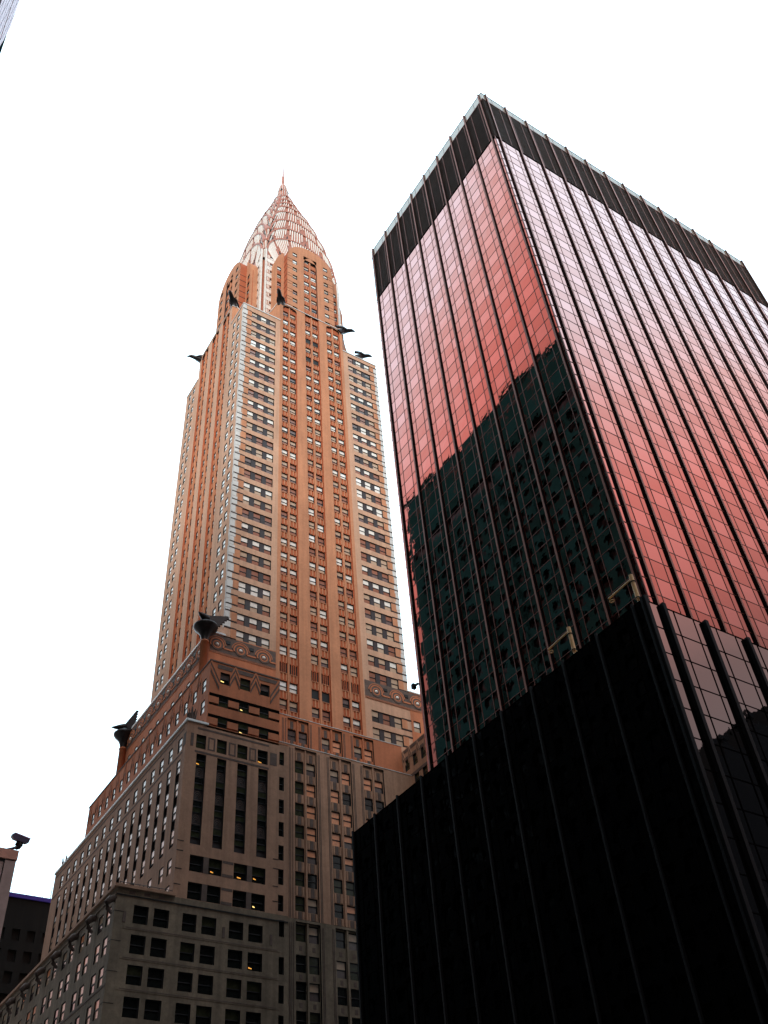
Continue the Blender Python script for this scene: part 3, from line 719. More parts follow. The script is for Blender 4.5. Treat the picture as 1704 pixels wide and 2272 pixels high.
for a, b in st_:
    fbox(db, Df, a, b, 58.8, 71.9, -.42, -.4, 3)
    for i, z in enumerate((71.9, 68.45, 65.05, 61.6)):
        if z-1.7 > 58.6: win(Df, a, b, z-1.75, z, .36, (5, 0) if random.random() < .7 else (0, 5), lamp=2 if (i == 0 and a < 46) else 0)
        if i < 3:   # arched metal spandrel ornament
            arc = MB(); fbox(arc, Df, a+.05, b-.05, z-3.3, z-3.2, -.4, -.36, 0)
            for rr_ in (.62, .45, .28):
                for k in range(8):
                    t0, t1 = math.pi*k/8, math.pi*(k+1)/8; um = (a+b)/2; zb = z-3.1
                    f_ = lambda t, r: (um+r*math.cos(t), zb+1.15*r/.62*math.sin(t))
                    p = [f_(t0, rr_), f_(t0, rr_-.05), f_(t1, rr_-.05), f_(t1, rr_)]
                    arc.hexa([Df.P(*q, -.4) for q in p]+[Df.P(*q, -.34) for q in p], 0)
            arc.build('arched_spandrel', ['inlay'], T)
for z0, z1, ua, ub in ((75.75, 76.05, 45.7, 57.0), (72.05, 72.35, 45.5, 57.0)): fbox(db, Df, ua, ub, z0, z1, 0, .03, 2)
for a, b in ((47.4, 48.5), (50.6, 51.7), (53.85, 54.95)):
    for q in ((a, b, 72.8, 73.0), (a, b, 74.65, 74.85), (a, a+.22, 73.0, 74.65), (b-.22, b, 73.0, 74.65)): fbox(db, Df, *q, 0, .03, 2)
fbox(db, Df, 57.2, 58.3, 72.9, 74.9, 0, .03, 2); fbox(db, Df, DX0+.7, 45.2, 72.9, 74.9, 0, .03, 2)
fbox(db, Dl, DY0, DY0+.9, 72.9, 74.9, 0, .03, 2)
for z in (57.35, 53.8):
    for a, b in ((47.88, 48.62), (54.09, 54.83)): fbox(db, Df, a, b, z-2.15, z, 0, .02, 2)
    fbox(db, Df, 50.55, 52.1, z-.35, z, 0, .02, 2); fbox(db, Df, 50.55, 52.1, z-2.15, z-1.75, 0, .02, 2)
Dys = [113.35+3.285*i for i in range(16)]
ops = [(y, y+1.42, 72.7, 74.85) for y in Dys]+[(y, y+1.3, 58.7, 71.3) for y in Dys]+[(y+o_, y+o_+1.35, z-2.0, z) for y in Dys[0::2] for o_ in (0, 2.7) for z in (57.1, 53.6)]
wall(db, Dl, DY0, DY1, 51.6, 76.7, ops, .4, 0, 1)
for y in Dys:
    win(Dl, y, y+1.42, 72.7, 74.85, .17, pick([((3, 3), 3), ((3, 1), 2)]))
    fbox(db, Dl, y, y+1.3, 58.7, 71.3, -.32, -.3, 3)
    for z in (71.3, 67.9, 64.5, 61.1): win(Dl, y, y+1.3, max(58.75, z-1.95), z, .17, pick([((3, 3), 3), ((3, 1), 2), ((1, 1), 2)]))
for y in Dys[0::2]:
    for o_ in (0, 2.7):
        for z in (57.1, 53.6): win(Dl, y+o_, y+o_+1.35, z-2.0, z, .17, (3, 1))
fbox(db, Dl, DY0+1, DY1-.5, 72.05, 72.3, 0, .03, 2); fbox(db, Dl, DY0+1, DY1-.5, 75.75, 76.0, 0, .03, 2)
db.box(DX0+.75, DX1, DY0+.75, DY1, 30, 76.5, 0)
# narrow dark joints wrapping the corner
for z in (58.9, 57.6, 55.2, 53.2):
    fbox(db, Df, DX0, DX0+.9, z, z+.1, 0, .03, 1)
    fbox(db, Df, 57.9, 58.7, z, z+.1, 0, .03, 1)
db.build('brown_block', ['brick_d', 'reveal', 'inlay', 'panel'], T)
cp = MB(); cp.box(DX0-.2, EX0+.3, DY0-.2, DY0+.8, 76.7, 77.0); cp.box(DX0-.2, DX0+.8, DY0+.8, DY1+.1, 76.7, 77.0); cp.build('coping', ['coping'], T)
cp = MB(); cp.box(EX0+.3, DX1, DY0-.04, DY0+.8, 76.7, 76.82); cp.build('coping', ['brick_e'], T)

# grey limestone base -------------------------------------------------------
GX0, GX1, GY0, GY1 = 37.0, 60.2, 112.0, 172.0
Gf, Gl = Fc('F', GY0), Fc('L', GX0)
gb = MB()   # 0 stone 1 reveal 2 inlay
gc = [(39.34, 41.21), (41.9, 43.86), (45.61, 47.46), (48.18, 50.12), (51.87, 53.83), (54.57, 56.57)]
gz = [49.8, 46.35, 42.95, 39.5, 36.0, 32.5, 29.0, 25.5, 22.0, 18.5, 15.0]
ops = [(a, b, z-2.15, z) for a, b in gc for z in gz]+[(58.9, 59.63, z-2.1, z) for z in [50.95]+gz[1:]]
wall(gb, Gf, GX0, GX1, 0, 51.6, ops, .4, 0, 1)
for i, z in enumerate(gz):
    for a, b in gc:
        k = (0, 0) if random.random() < .62 else (5, 0)
        win(Gf, a, b, z-2.15, z, .38, k, rail=.5, lamp=2 if random.random() < .05 else 0)
    win(Gf, 58.9, 59.63, (50.95 if i == 0 else z)-2.1, 50.95 if i == 0 else z, .38, (0, 0), rail=0)
for z in (51.3, ): fbox(gb, Gf, GX0, GX1, z-.55, z-.45, 0, .12, 1)
for z in (46.8, 43.4, 40.0): 
    fbox(gb, Gf, GX0+1.3, GX1-1.2, z+.1, z+.5, 0, .035, 0); fbox(gb, Gf, GX0+1.6, GX1-1.6, z+.24, z+.32, .035, .05, 2)
for k in range(6):   # coursed parapet blocks
    fbox(gb, Gf, GX0+.6+k*.95, GX0+1.35+k*.95, 51.05, 51.4, 0, .04, 2 if k % 2 else 0)
for u in (38.1, 51.0, 57.6): fbox(gb, Gf, u, u+.35, 47.6, 48.9, 0, .05, 2)
gys = [GY0+1.25+6.42*i for i in range(9)]
ops = [(y+o_, y+o_+1.55, z-2.1, z) for y in gys for o_ in (0, 2.55) for z in gz]
wall(gb, Gl, GY0, GY1, 0, 51.6, ops, .4, 0, 1)
for y in gys:
    for o_ in (0, 2.55):
        for z in gz: win(Gl, y+o_, y+o_+1.55, z-2.1, z, .17, pick([((6, 1), 2), ((1, 1), 2), ((1, 4), 2), ((0, 0), 1.2 if z < 45 else .1)]))
fbox(gb, Gl, GY0, GY1, 50.75, 51.0, 0, .1, 0); fbox(gb, Gl, GY0, GY1, 40.4, 40.6, 0, .05, 2)
gb.box(GX0+.75, GX1, GY0+.75, GY1, 0, 51.4, 0)
gb.box(GX1, 100, 118.4, GY1, 0, 54, 0)
for z in [3.4*i+1.2 for i in range(15)]:
    fbox(gb, Gf, GX0, GX0+1.2, z, z+.06, 0, .02, 1); fbox(gb, Gl, GY0, GY0+.9, z, z+.06, 0, .02, 1)
gb.build('limestone_base', ['stone_g', 'reveal', 'inlay'], T)
cp = MB(); cp.box(GX0-.35, DX0+.3, GY0-.35, GY0+.8, 51.6, 51.95); cp.box(GX0-.35, GX0+.8, GY0+.8, GY1, 51.6, 51.95); cp.build('coping', ['brick_d'], T)
cp = MB()   # pipe rail above the parapet
for k in range(6): x = GX0+.3+k*1.25; cp.bar((x, GY0+.1, 51.95), (x, GY0+.1, 52.35), .04, 0, 5)
cp.bar((GX0+.2, GY0+.1, 52.35), (DX0, GY0+.1, 52.35), .045, 0, 5); cp.build('railing', ['rail'], T)
for i in range(9):   # carved brackets under the cornice of the left side
    y = GY0+.35+6.42*i; b = MB()
    b.loft([((GX0+.1, y, 50.4), .42, .4), ((GX0-.5, y, 50.2), .42, .45), ((GX0-.95, y, 49.7), .34, .38), ((GX0-.8, y, 49.1), .22, .3), ((GX0-.2, y, 48.5), .14, .2)], 8)
    b.build('bracket', ['inlay'], T, smooth=True)

# winged urns and corner finials ------------------------------------------
def winged_urn(x, y, z, dx, dy, sc=1.0, lift=.1):
    g = MB(); d = Vector((dx, dy, 0)).normalized(); S = Vector((-d.y, d.x, 0)); U = Vector((0, 0, 1)); o = Vector((x, y, z))
    g.lathe((x, y, z), [(.62*sc, -.2), (.66*sc, .4), (.78*sc, 1.0), (1.05*sc, 1.6), (1.5*sc, 2.1), (1.95*sc, 2.55), (2.12*sc, 2.85), (2.15*sc, 3.1), (1.95*sc, 3.12), (1.9*sc, 3.3), (1.35*sc, 3.45), (1.2*sc, 3.8), (.8*sc, 4.15), (.01, 4.3)], 28, 0)
    ob = g.build('winged_urn', ['darkmetal', 'steel_w'], T, smooth=True)
    h = MB(); c = o+U*4.6*sc    # helmet-like head with a beak pointing outwards
    h.loft([(c-d*1.2, .35, .35), (c-d*.6+U*.25, .72, .6), (c+d*.3+U*.25, .8, .66), (c+d*1.2+U*.1, .6, .5), (c+d*2.0-U*.05, .36, .3), (c+d*2.7-U*.1, .07, .08)], 10)
    h.build('cap', ['darkmetal'], ob, smooth=True)
    for s in (-1, 1):
        q = MB(); W = (-d*.62+S*s*.78+U*lift).normalized(); V = (U-W*U.dot(W)).normalized(); root = c+S*s*.6*sc+U*.75
        n_ = W.cross(V)*.14
        for k in range(6):   # stepped rows of feathers, longest along the leading edge
            ln = (3.7-.40*k)*sc; a = root-V*(.42*k)-W*.3; b = a+W*ln; h_ = V*.43
            q.hexa([a-h_-n_, b-h_*1.15-n_, b-h_*1.15+n_, a-h_+n_, a-n_, b-n_-W*.12, b+n_-W*.12, a+n_], 0)
            q.bar(a-h_, b-h_, .05, 1, 4)
        q.build('wing', ['darkmetal', 'inlay'], ob)
    tb = MB(); tb.lathe((x, y, 0), [(.66*sc, 87.9), (.66*sc, z-.2), (.74*sc, z-.2), (.74*sc, z), (.6*sc, z+.2)], 18, 0); tb.build('turret', ['brick_e'], T, smooth=True)
winged_urn(FX0-1.2+.0, 121.9, 98.9, -1, -.75, .97)
winged_urn(FX0-.6, 159.6, 98.9, -1, .25, .97, .75)
def finial(x, y, z):
    g = MB(); g.lathe((x, y, z), [(.3, 0), (.34, .2), (.55, .8), (.62, 1.3)], 12, 0)
    for k in range(10):
        t = 2*math.pi*k/10; c, s = math.cos(t), math.sin(t)
        g.bar((x+.5*c, y+.5*s, z+.4), (x+.72*c, y+.72*s, z+2.0), .13, 0, 5, .07)
    g.bar((x, y, z+.8), (x, y, z+2.7), .3, 0, 8, .1)
    g.build('finial', ['inlay'], T)
finial(45.0, 112.9, 77.0); finial(45.0, 166.0, 77.0)

# place the collected windows: 100 nearest as parts, the rest as one object
def score(w_):
    fc, u0, u1, z0, z1, dp, *_ = w_; c = Vector(fc.P((u0+u1)/2, (z0+z1)/2))-Vector((0, 0, 1.6)); ds = c.length
    n = {'F': Vector((0, -1, 0)), 'L': Vector((-1, 0, 0)), 'B': Vector((0, 1, 0)), 'R': Vector((1, 0, 0))}[fc.k]
    f_ = max(0, -(n.dot(c.normalized())))
    q = cam.matrix_world.inverted() @ (c+Vector((0, 0, 1.6))); px = 852-2127.7*q.x/q.z; py = 1136+2127.7*q.y/q.z
    vis = 1 if (0 < px < 1704 and 0 < py < 2272) else .001
    if px > 790 and py > 1700: vis = .001
    return -(u1-u0)*(z1-z0)*f_*vis/ds**2
WINS.sort(key=score)
for w_ in WINS[:100]:
    fm, pm = MB(), MB(); win_mesh(fm, pm, w_)
    o = fm.build('window', ['frame'], T); pm.build('pane', PANES, o)
    fc, u0, u1, z0, z1, dp, k, rail, lamp = w_
    if lamp:
        lm = MB(); a = u0+(u1-u0)*random.uniform(.08, .35); z = z0+(z1-z0)*random.uniform(.12, .3); b = a+random.uniform(.3, .6)
        lm.hexa([fc.P(a, z, -dp+.03), fc.P(b, z-.06, -dp+.03), fc.P(b, z+.05, -dp+.03), fc.P(a, z+.15, -dp+.03), fc.P(a, z, -dp+.06), fc.P(b, z-.06, -dp+.06), fc.P(b, z+.05, -dp+.06), fc.P(a, z+.15, -dp+.06)])
        lm.build('ceiling_lamp', ['lamp' if lamp == 1 else 'lamp2'], o)
fm, pm = MB(), MB()
for w_ in WINS[100:]: win_mesh(fm, pm, w_)
allw = MB(); allw.v = fm.v+pm.v; n0 = len(fm.v); allw.f = fm.f+[tuple(i+n0 for i in f) for f in pm.f]; allw.m = fm.m+[i+1 for i in pm.m]
o = allw.build('windows', ['frame']+PANES, T); o['kind'] = 'stuff'

# ------------------------------------------------------------------ bronze glass tower and its podium
def glass_mat(name, f0, dirt=.05):
    m = bpy.data.materials.new(name); m.use_nodes = True; t = m.node_tree; b = t.nodes['Principled BSDF']
    b.inputs['Metallic'].default_value = 1; b.inputs['Roughness'].default_value = .015; b.inputs['Base Color'].default_value = (*f0, 1)
    g = t.nodes.new('ShaderNodeNewGeometry'); n = t.nodes.new('ShaderNodeTexNoise'); n.inputs['Scale'].default_value = .75; n.inputs['Detail'].default_value = 2.5
    t.links.new(g.outputs['Position'], n.inputs['Vector'])
    bp = t.nodes.new('ShaderNodeBump'); bp.inputs['Strength'].default_value = .26; bp.inputs['Distance'].default_value = .02
    t.links.new(n.outputs[0], bp.inputs['Height']); t.links.new(bp.outputs[0], b.inputs['Normal'])
    return m
M['glassA'] = glass_mat('bronze_mirror_glass', (.40, .150, .130))
M['glassB'] = glass_mat('bronze_mirror_glass_pale', (.48, .21, .195))
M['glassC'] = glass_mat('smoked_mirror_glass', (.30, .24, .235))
M['mull'] = mat('rust_bronze_mullion', (.19, .042, .024), rough=.5, metal=.2)
M['mull_d'] = mat('dark_bronze_mullion', (.004, .003, .003), rough=.8, spec=.0)
M['fin'] = mat('dark_bronze_fin', (.010, .008, .009), rough=.7, spec=.1)
M['finedge'] = mat('lit_orange_fin_edge', (.27, .065, .032), rough=.45, metal=.2)  # fin front painted as if catching light, sides left dark
M['louv'] = mat('brown_louvre_blade', (.085, .045, .032), rough=.6, var=.25, scale=.5)
mt = bpy.data.materials.new('pale_clear_glass'); mt.use_nodes = True; t = mt.node_tree; t.nodes.clear()
o_ = t.nodes.new('ShaderNodeOutputMaterial'); mxs = t.nodes.new('ShaderNodeMixShader'); tr = t.nodes.new('ShaderNodeBsdfTransparent'); gl = t.nodes.new('ShaderNodeBsdfGlossy')
tr.inputs[0].default_value = (.44, .335, .285, 1); gl.inputs['Roughness'].default_value = .02; gl.inputs[0].default_value = (.8, .85, .85, 1); mxs.inputs[0].default_value = .22
t.links.new(tr.outputs[0], mxs.inputs[1]); t.links.new(gl.outputs[0], mxs.inputs[2]); t.links.new(mxs.outputs[0], o_.inputs[0]); M['clear'] = mt

def curtain(root, fc, fins, z0, z1, pitch, ztop, mull, gl=('glassA', 'glassB'), finm=('fin', 'finedge'), fin_top=None, finw=.14, find=.17, edge=.03):
    lines = []; z = z1
    while z > z0+.2: lines.append(z); z -= pitch
    lines.append(z0)
    for a, b in zip(fins[:-1], fins[1:]):
        g = MB(); k = MB(); w_ = b-a
        cols = [a, a+w_*.27, a+w_*.73, b] if w_ > 2 else [a, b]
        for r in range(len(lines)-1):
            zt, zb = lines[r], lines[r+1]
            for c in range(len(cols)-1):
                j = [random.uniform(-.003, .003) for _ in range(3)]
                m_ = 1 if (len(cols) == 4 and c == 1 and r % 2 == 1) else 0
                if random.random() < .06: m_ = 1-m_
                g.quad([fc.P(cols[c], zb, j[0]), fc.P(cols[c+1], zb, j[1]), fc.P(cols[c+1], zt, j[1]+j[2]-j[0]), fc.P(cols[c], zt, j[2])], m_)
            fbox(k, fc, a, b, zt-.024, zt+.024, .0, .025)
        if len(cols) == 2: fbox(k, fc, a+.01, a+.04, z0, z1, 0, .03)
        for c in cols[1:-1]: fbox(k, fc, c-.026, c+.026, z0, z1, 0, .03)
        o = g.build('window_bay', list(gl), root); k.build('mullion_grid', [mull], o)
    for u in fins:
        f = MB(); zt = fin_top or ztop
        fbox(f, fc, u-finw/2-.03, u+finw/2+.03, z0, zt, 0, find, 0); fbox(f, fc, u-finw/2-.03, u+finw/2+.03, z0, zt, find, find+edge, 1)
        f.build('fin', list(finm), root)
G = thing('glass_tower', 'tall bronze mirror glass office tower with dark vertical fins and a louvred top band', 'office tower')
GTX, GTY, GX9, GY9 = 47.5, 33.83, 99.4, 62.0
gf, gl_ = Fc('F', GTY), Fc('L', GTX)
fr_ = [48.25]+[51.65+3.67*i for i in range(13)]+[99.35]
fl_ = [34.3, 37.68, 41.02, 44.34, 47.66, 51.0, 54.5, 58.0, 61.5]
def vert_edges(root, mull, x0, y0, z0, z1):
    pass
curtain(G, gf, fr_, 20, 119.1, 1.86, 132.3, 'mull')
curtain(G, gl_, fl_, 20, 119.1, 1.86, 132.3, 'mull')
cb = MB()   # slim glazed corner strips
for z in [20+1.86*i for i in range(53)]:
    zt = min(z+1.82, 119.1)
    cb.quad([gf.P(GTX, z), gf.P(48.25, z), gf.P(48.25, zt), gf.P(GTX, zt)], 1); cb.quad([gl_.P(GTY, z), gl_.P(34.3, z), gl_.P(34.3, zt), gl_.P(GTY, zt)], 0)
    cb.quad([gl_.P(61.5, z), gl_.P(GY9, z), gl_.P(GY9, zt), gl_.P(61.5, zt)], 0)
    for fc, a, b in ((gf, GTX, 48.25), (gl_, GTY, 34.3), (gl_, 61.5, GY9)): fbox(cb, fc, a, b, zt, zt+.04, -.02, .04, 2)
cb.box(GTX-.05, GTX+.05, GTY-.05, GTY+.05, 20, 119.1, 2)
cb.build('corner_glazing', ['glassA', 'glassB', 'mull'], G)
lb = MB()
for fc, a, b in ((gf, GTX, GX9), (gl_, GTY, GY9)):
    fbox(lb, fc, a, b, 119.1, 130.2, -.35, -.3, 1)
    z = 119.2
    while z < 130.1:
        p = [fc.P(a, z, -.25), fc.P(b, z, -.25), fc.P(b, z+.1, .02), fc.P(a, z+.1, .02)]; q = [(x, y, zz+.06) for x, y, zz in p]
        lb.hexa(p+q, 0); z += .3
    u = a+1.0
    while u < b: fbox(lb, fc, u-.04, u+.04, 119.1, 130.2, 0, .04, 2); u += 1.7 if fc is gl_ else 1.83
    fbox(lb, fc, a, b, 118.95, 119.15, -.3, .06, 1); fbox(lb, fc, a, b, 130.15, 130.35, -.3, .06, 2)
lb.build('louvre_band', ['louv', 'mull_d', 'mull'], G)
pb = MB()
for fc, a, b in ((gf, GTX, GX9), (gl_, GTY, GY9)):
    u = a
    while u < b-.1: e = min(u+1.8, b); fbox(pb, fc, u+.02, e-.02, 130.36, 132.2, -.03, -.01, 0); fbox(pb, fc, e-.03, e+.02, 130.36, 132.2, -.05, 0, 1); u = e
    fbox(pb, fc, a, b, 132.2, 132.27, -.06, .02, 1)
pb.build('parapet_glass', ['clear', 'mull'], G)
core = MB(); core.box(GTX+.06, GX9, GTY+.06, GY9, 0, 118.9, 0); core.box(GTX+.4, GX9, GTY+.4, GY9, 118.9, 130.2, 0); core.build('core', ['mull_d'], G)
hk = MB(); hk.bar((GTX-.1, 62.0, 53.6), (GTX-.1, 62.7, 53.7), .12, 0, 8); hk.box(GTX-.25, GTX+.15, 62.6, 62.95, 53.5, 54.0); hk.build('wall_lamp', ['fin'], G)

Pd = thing('glass_podium', 'low black mirror glass block with thin fins standing in front of the glass tower', 'office building')
PX, PY, PX9, PY9, PZ = 37.0, 26.73, 100.0, 58.5, 34.75
pf, pl = Fc('F', PY), Fc('L', PX)
fp = [38.47]+[41.95+3.62*i for i in range(16)]
flp = [27.5+3.085*i for i in range(11)]
M['pm'] = M['mull_d']
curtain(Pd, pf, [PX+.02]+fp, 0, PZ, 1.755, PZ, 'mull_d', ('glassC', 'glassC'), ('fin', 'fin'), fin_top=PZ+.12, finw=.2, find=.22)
M['glassD'] = glass_mat('smoked_mirror_glass_dark', (.07, .065, .065))  # left-side copy of the podium glass, its dark reflection painted in
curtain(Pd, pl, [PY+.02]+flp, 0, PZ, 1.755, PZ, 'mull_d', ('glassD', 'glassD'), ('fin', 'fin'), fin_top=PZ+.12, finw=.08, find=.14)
core = MB(); core.box(PX+.06, PX9, PY+.06, PY9, 0, PZ-.05, 0); core.box(PX-.03, PX9, PY-.03, PY9, PZ-.02, PZ+.04, 0); core.build('roof_slab', ['mull_d'], Pd)

# window-cleaning davits on the podium roof
M['davit'] = mat('weathered_orange_paint', (1.0, .48, .20), rough=.5, var=.25, scale=4, fine=.2)
for i, y in enumerate((27.1, 32.72)):
    dv = thing('davit', ('steel window cleaning davit nearest the corner of the black glass podium', 'steel window cleaning davit farther left along the black glass podium roof edge')[i], 'davit', group='davits on the podium roof')
    x = PX+.12; p = MB(); p.bar((x, y, PZ+.3), (x, y, PZ+1.55), .13, 0, 12); p.bar((x, y, PZ+1.6), (x, y, PZ+2.1), .13, 0, 12, .125); p.build('post', ['davit'], dv)
    b = MB(); b.bar((x, y, PZ+1.54), (x, y, PZ+1.61), .16, 0, 12); b.bar((x, y, PZ+.36), (x, y, PZ+.42), .15, 0, 12); b.build('collar', ['fin'], dv)
    f = MB(); f.bar((x, y, PZ+.0), (x, y, PZ+.3), .085, 0, 8); f.bar((x, y-.02, PZ+.05), (x, y-.22, PZ+.2), .06, 0, 8); f.build('foot', ['davit'], dv)
    a = MB(); a.bar((x, y+.05, PZ+1.85), (x-.35, y+1.75, PZ+1.45), .06, 0, 8); a.build('arm', ['davit'], dv)
    r = MB(); n = 14; c = Vector((x-.3, y+1.6, PZ+1.2))
    for k in range(n):
        t0, t1 = 2*math.pi*k/n, 2*math.pi*(k+1)/n
        r.bar(c+Vector((math.cos(t0)*.13, 0, 0))+Vector((0, math.sin(t0)*.13, 0)), c+Vector((math.cos(t1)*.13, math.sin(t1)*.13, 0)), .045, 0, 5)
    r.build('pulley_ring', ['davit'], dv)

# ------------------------------------------------------------------ dark office slab across the street (seen at the top left corner and in the glass)
M['ofc'] = mat('charcoal_granite', (.018, .088, .086), rough=.8, var=.25, scale=.4, spec=0)
M['ofcw'] = mat('black_office_glass', (.006, .008, .01), rough=.3, spec=.15)
M['ofct'] = mat('dark_teal_fascia', (.018, .095, .092), rough=.8, spec=0, var=.04, scale=.6)  # coloured dark so that its mirror image stays dark
M['stp'] = mat('black_masonry', (.008, .008, .009), rough=.9, spec=.05)
O = thing('office_slab', 'dark granite office slab with a dark roof fascia, mirrored in the bronze glass', 'office building')
OX, OY0, OY1, OZ = -11.6, -130.0, 136.3, 169.6  # rear stretch is unseen, lengthened to block sun from podium and glass tower
of = Fc('R', OX); ob_ = MB(); ozs = [147.5-3.75*i for i in range(38)]; oys = [OY0+1.4+3.24*i for i in range(81)]
ops = [(y, y+1.75, z-2.2, z) for y in oys for z in ozs]+[(OY0+1, OY1-1, 150.6, 153.6)]
wall(ob_, of, OY0, OY1, 84, 156.2, [o for o in ops if o[2] > 84], .5, 0, 1)
wall(ob_, of, OY0, OY1, 0, 84, [o for o in ops if o[3] < 84], .5, 2, 1)  # lower storeys painted blacker to darken their reflection in the podium
for y in oys[::3]: fbox(ob_, of, y-1.1, y-.4, 84, 156, 0, .45, 0)
ob_.box(-62, OX-.6, OY0, OY1, 0, 164, 1)
ob_.build('facade', ['ofc', 'ofcw', 'stp'], O)
tb = MB(); tb.box(-62, OX+.05, OY0, OY1, 156.2, 169.55, 0); fbox(tb, of, OY0, OY1, 169.1, 169.6, .05, .35, 0); fbox(tb, of, OY0, OY1, 164.9, 165.1, .05, .1, 1)
for y in range(int(OY0)+2, int(OY1), 5): fbox(tb, of, y-.04, y+.04, 157, 169.0, .05, .08, 1)
tb.build('roof_fascia', ['ofct', 'mull'], O)
M['paled'] = mat('lit_lilac_facade', (.90, .72, .85), rough=.5)  # added pale patch: lit facade look painted only where seen directly
tb = MB(); fbox(tb, of, 58, 74.6, 140, 169.7, .02, .5, 0); fbox(tb, of, 58, 74.6, 157.3, 157.9, .5, .55, 1)
for z in (143.5, 147.2, 150.9, 154.6, 161.6, 165.3): fbox(tb, of, 58, 74.6, z, z+.06, .5, .52, 2)
for y in range(60, 74, 3): fbox(tb, of, y, y+.06, 140, 169.6, .5, .52, 2)
tb.build('pale_lit_patch', ['paled', 'mull', 'ofct'], O)
# stepped block behind the viewer, mirrored in the right side of the podium
S_ = thing('stepped_block', 'dark stepped masonry block mirrored in the right side of the black podium', 'building')
sb = MB(); Yb = -40.0
for x0, z in ((95, 60), (129.6, 77), (132.6, 82.2), (135.2, 85.6), (139.2, 88), (145, 92), (149.6, 95), (157, 100), (168, 108)): sb.box(x0, 230, Yb-50, Yb-(x0-95)*.001, 0, z, 0)
for x, z in ((136.5, 85.6), (141, 88), (147, 92), (151, 95)): sb.bar((x, Yb-1, z), (x, Yb-1, z+1.6), .5, 0, 8); sb.box(x-.9, x+.9, Yb-2, Yb-.4, z+1.6, z+2.6)
sb.build('wall', ['stp'], S_)
M['low'] = mat('dark_brown_brick', (.06, .045, .04), rough=.9, var=.3, scale=.3)
def block(name, label, x0, x1, y0, y1, z, fcs):
    t_ = thing(name, label, 'building'); b = MB()
    b.box(x0+.5, x1-.5, y0+.5, y1-.5, 0, z-.3, 0)
    for k, c, u0, u1 in (('F', y0, x0, x1), ('B', y1, x0, x1), ('L', x0, y0, y1), ('R', x1, y0, y1)):
        n = int((u1-u0-1)/4); m = int((z-4)/4); ops = [(u0+1+4*i, u0+3+4*i, 4+4*j, 6.3+4*j) for i in range(n) for j in range(m)] if k in fcs else []
        wall(b, Fc(k, c), u0, u1, 0, z, ops, .45, 0, 1)
    b.build('wall', ['low', 'ofcw'], t_); c = MB(); c.box(x0-.3, x1+.3, y0-.3, y1+.3, z-.02, z+.6); c.build('cornice', ['low'], t_)
block('brick_block', 'dark brown brick block behind the viewer on the right of the street', 36, 92, -75, -42, 58, 'B')


# ------------------------------------------------------------------ stone pavilion with floodlight, lower left
M['pav'] = mat('grey_brown_stone_panel', (.46, .30, .265), rough=.8, var=.15, scale=1.5, fine=.15)
M['pavt'] = mat('rust_stone_fascia', (.62, .27, .19), rough=.7, var=.2, scale=2)
M['tint'] = mat('dark_blue_window', (.006, .014, .02), rough=.2, spec=.3)
V = thing('stone_pavilion', 'stone faced building corner with a rust coloured fascia at the left edge', 'building')
vx, vy, vz = 8.37, 38.0, 19.3
vb = MB(); vb.box(-11.4, vx-.05, vy+.2, 60, 0, 18.3, 0); vb.box(7.95, vx, vy, vy+.6, 0, 18.86, 0)
vb.box(7.6, 7.92, vy+.06, vy+.6, 0, 18.86, 0); vb.box(7.92, 7.95, vy+.1, vy+.6, 0, 18.86, 1)
for z in (15.2, 11.4, 7.6, 3.8): vb.box(7.94, vx+.01, vy-.01, vy+.3, z, z+.05, 1)
vb.build('pier', ['pav', 'black'], V)
vb = MB(); vb.box(-11.4, vx+.03, vy-.03, 60, 18.92, vz, 0); vb.build('fascia', ['pavt'], V)
vb = MB(); vb.box(-11.4, vx-.06, vy+.05, 59.9, 18.8, 18.92, 0); vb.build('shadow_joint', ['black'], V)
vb = MB(); vb.box(-11.4, 7.6, vy+.14, vy+.2, 0, 18.6, 0); vb.build('glazing', ['tint'], V)
vb = MB(); vb.box(-11.4, 7.6, vy+.04, vy+.3, 18.6, 18.8, 0); vb.build('soffit_trim', ['davit'], V)
FL = thing('floodlight', 'dark floodlight on a bent bracket on top of the stone pavilion corner', 'floodlight')
M['flood'] = mat('dark_violet_painted_metal', (.035, .02, .06), rough=.35, var=.3, scale=5)
M['floodp'] = mat('mauve_lamp_rim', (.55, .25, .42), rough=.4)
h = MB(); c = Vector((8.38, vy+.15, 19.86)); ax = Vector((.35, 0, -.075)); ups = Vector((.02, 0, .12)); dp_ = Vector((0, .13, .03))
pr = [(1.0, .9), (.98, -.35), (.72, -.95), (-.72, -.95), (-1.0, -.3), (-1.0, .55), (-.85, .9)]
for s0, s1 in ((-1, 1),):
    a = [c+ax*u+ups*v-dp_ for u, v in pr]; b = [c+ax*u+ups*v+dp_ for u, v in pr]
    h.quad(a); h.quad(b)
    for i in range(len(pr)): j = (i+1) % len(pr); h.quad([a[i], a[j], b[j], b[i]])
h.build('lamp_head', ['flood'], FL)
h = MB(); a = [c+ax*u+ups*v for u, v in ((-.88, .92), (1.04, .92), (1.02, 1.28), (-.8, 1.22))]; h.hexa([p-dp_*1.05 for p in a]+[p+dp_*1.05 for p in a]); h.build('rim', ['floodp'], FL)
h = MB(); k_ = Vector((8.38, vy+.15, 19.62)); h.loft([(k_+Vector((0, 0, .2)), .05, .05), (k_+Vector((0, 0, .12)), .13, .13), (k_, .17, .16), (k_-Vector((.02, 0, .1)), .13, .12), (k_-Vector((.1, 0, .17)), .06, .07)], 10); h.build('swivel', ['rail'], FL, smooth=True)
h = MB(); h.loft([(k_-Vector((.06, 0, .12)), .06, .06), (k_-Vector((.22, 0, .2)), .055, .055), (k_-Vector((.4, 0, .27)), .05, .05), (k_-Vector((.55, -.02, .33)), .05, .05)], 8); h.build('bracket', ['flood'], FL, smooth=True)

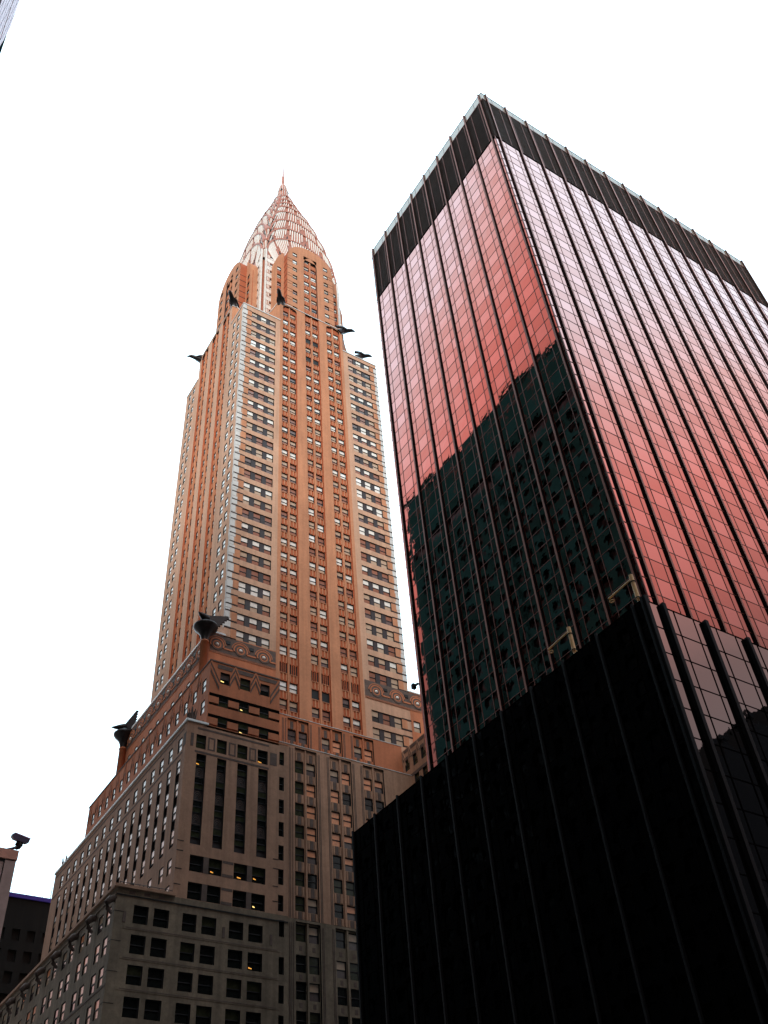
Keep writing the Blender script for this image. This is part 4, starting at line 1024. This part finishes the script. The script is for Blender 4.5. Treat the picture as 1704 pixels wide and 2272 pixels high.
# dark block beyond, between the pavilion and the brick tower
K = thing('dark_block', 'near black building with a blue roof edge, behind the stone pavilion', 'building')
M['blk'] = mat('black_stained_masonry', (.007, .006, .005), rough=.9, var=.6, scale=.15, streak=.4)
M['blue'] = mat('dark_blue_metal_edge', (.05, .03, .32), rough=.5)
kb = MB(); kf = Fc('F', 200.0)
wall(kb, kf, 20, 78, 0, 85.2, [(22+3*i, 23.6+3*i, 5+4*j, 7.2+4*j) for i in range(18) for j in range(19)], .4, 0, 1); kb.box(20.5, 78, 200.5, 240, 0, 85, 0); kb.build('wall', ['blk', 'black'], K)
kb = MB(); kb.box(19.8, 78.2, 199.7, 201, 85.2, 86.0); kb.build('roof_edge', ['blue'], K)
kb = MB(); kb.bar((52.4, 200.3, 86), (52.4, 200.3, 88.6), .08, 0, 5)
for k in range(20): kb.bar((22+k*1.6, 200.3, 86), (22+k*1.6, 200.3, 86.9), .04, 0, 4)
kb.bar((20, 200.3, 86.9), (52.4, 200.3, 86.9), .04, 0, 4); kb.build('railing', ['rail'], K)

# ------------------------------------------------------------------ ground
M['grd'] = mat('ground_concrete', (.16, .155, .15), var=.2, scale=.05)
M['asph'] = mat('asphalt', (.05, .05, .052), var=.25, scale=.5, fine=.2)
M['pave'] = mat('pavement_concrete', (.27, .26, .25), var=.12, scale=.6, fine=.15)
M['paint'] = mat('road_paint', (.75, .74, .70), var=.1, scale=2)
g = MB(); g.quad([(-2500, -2500, 0), (2500, -2500, 0), (2500, 2500, 0), (-2500, 2500, 0)]); struct('ground', g, ['grd'])
g = MB(); g.quad([(12, -400, .004), (32, -400, .004), (32, 600, .004), (12, 600, .004)]); g.quad([(32.0, 64, .004), (400, 64, .004), (400, 108, .004), (32.0, 108, .004)]); struct('road', g, ['asph'])
g = MB(); g.box(-11.5, 12, -400, 600, -.1, .14); g.box(32, 36.9, -400, 63, -.1, .14); g.box(32, 36.9, 109, 600, -.1, .14); struct('pavement', g, ['pave'])
g = MB()
for y in range(-200, 300, 9):
    for x in (18.6, 25.3): g.quad([(x, y, .008), (x+.14, y, .008), (x+.14, y+3, .008), (x, y+3, .008)])
for x in range(13, 32): 
    if x % 2: g.quad([(x, 60, .008), (x+.6, 60, .008), (x+.6, 63.5, .008), (x, 63.5, .008)])
struct('road_markings', g, ['paint'])
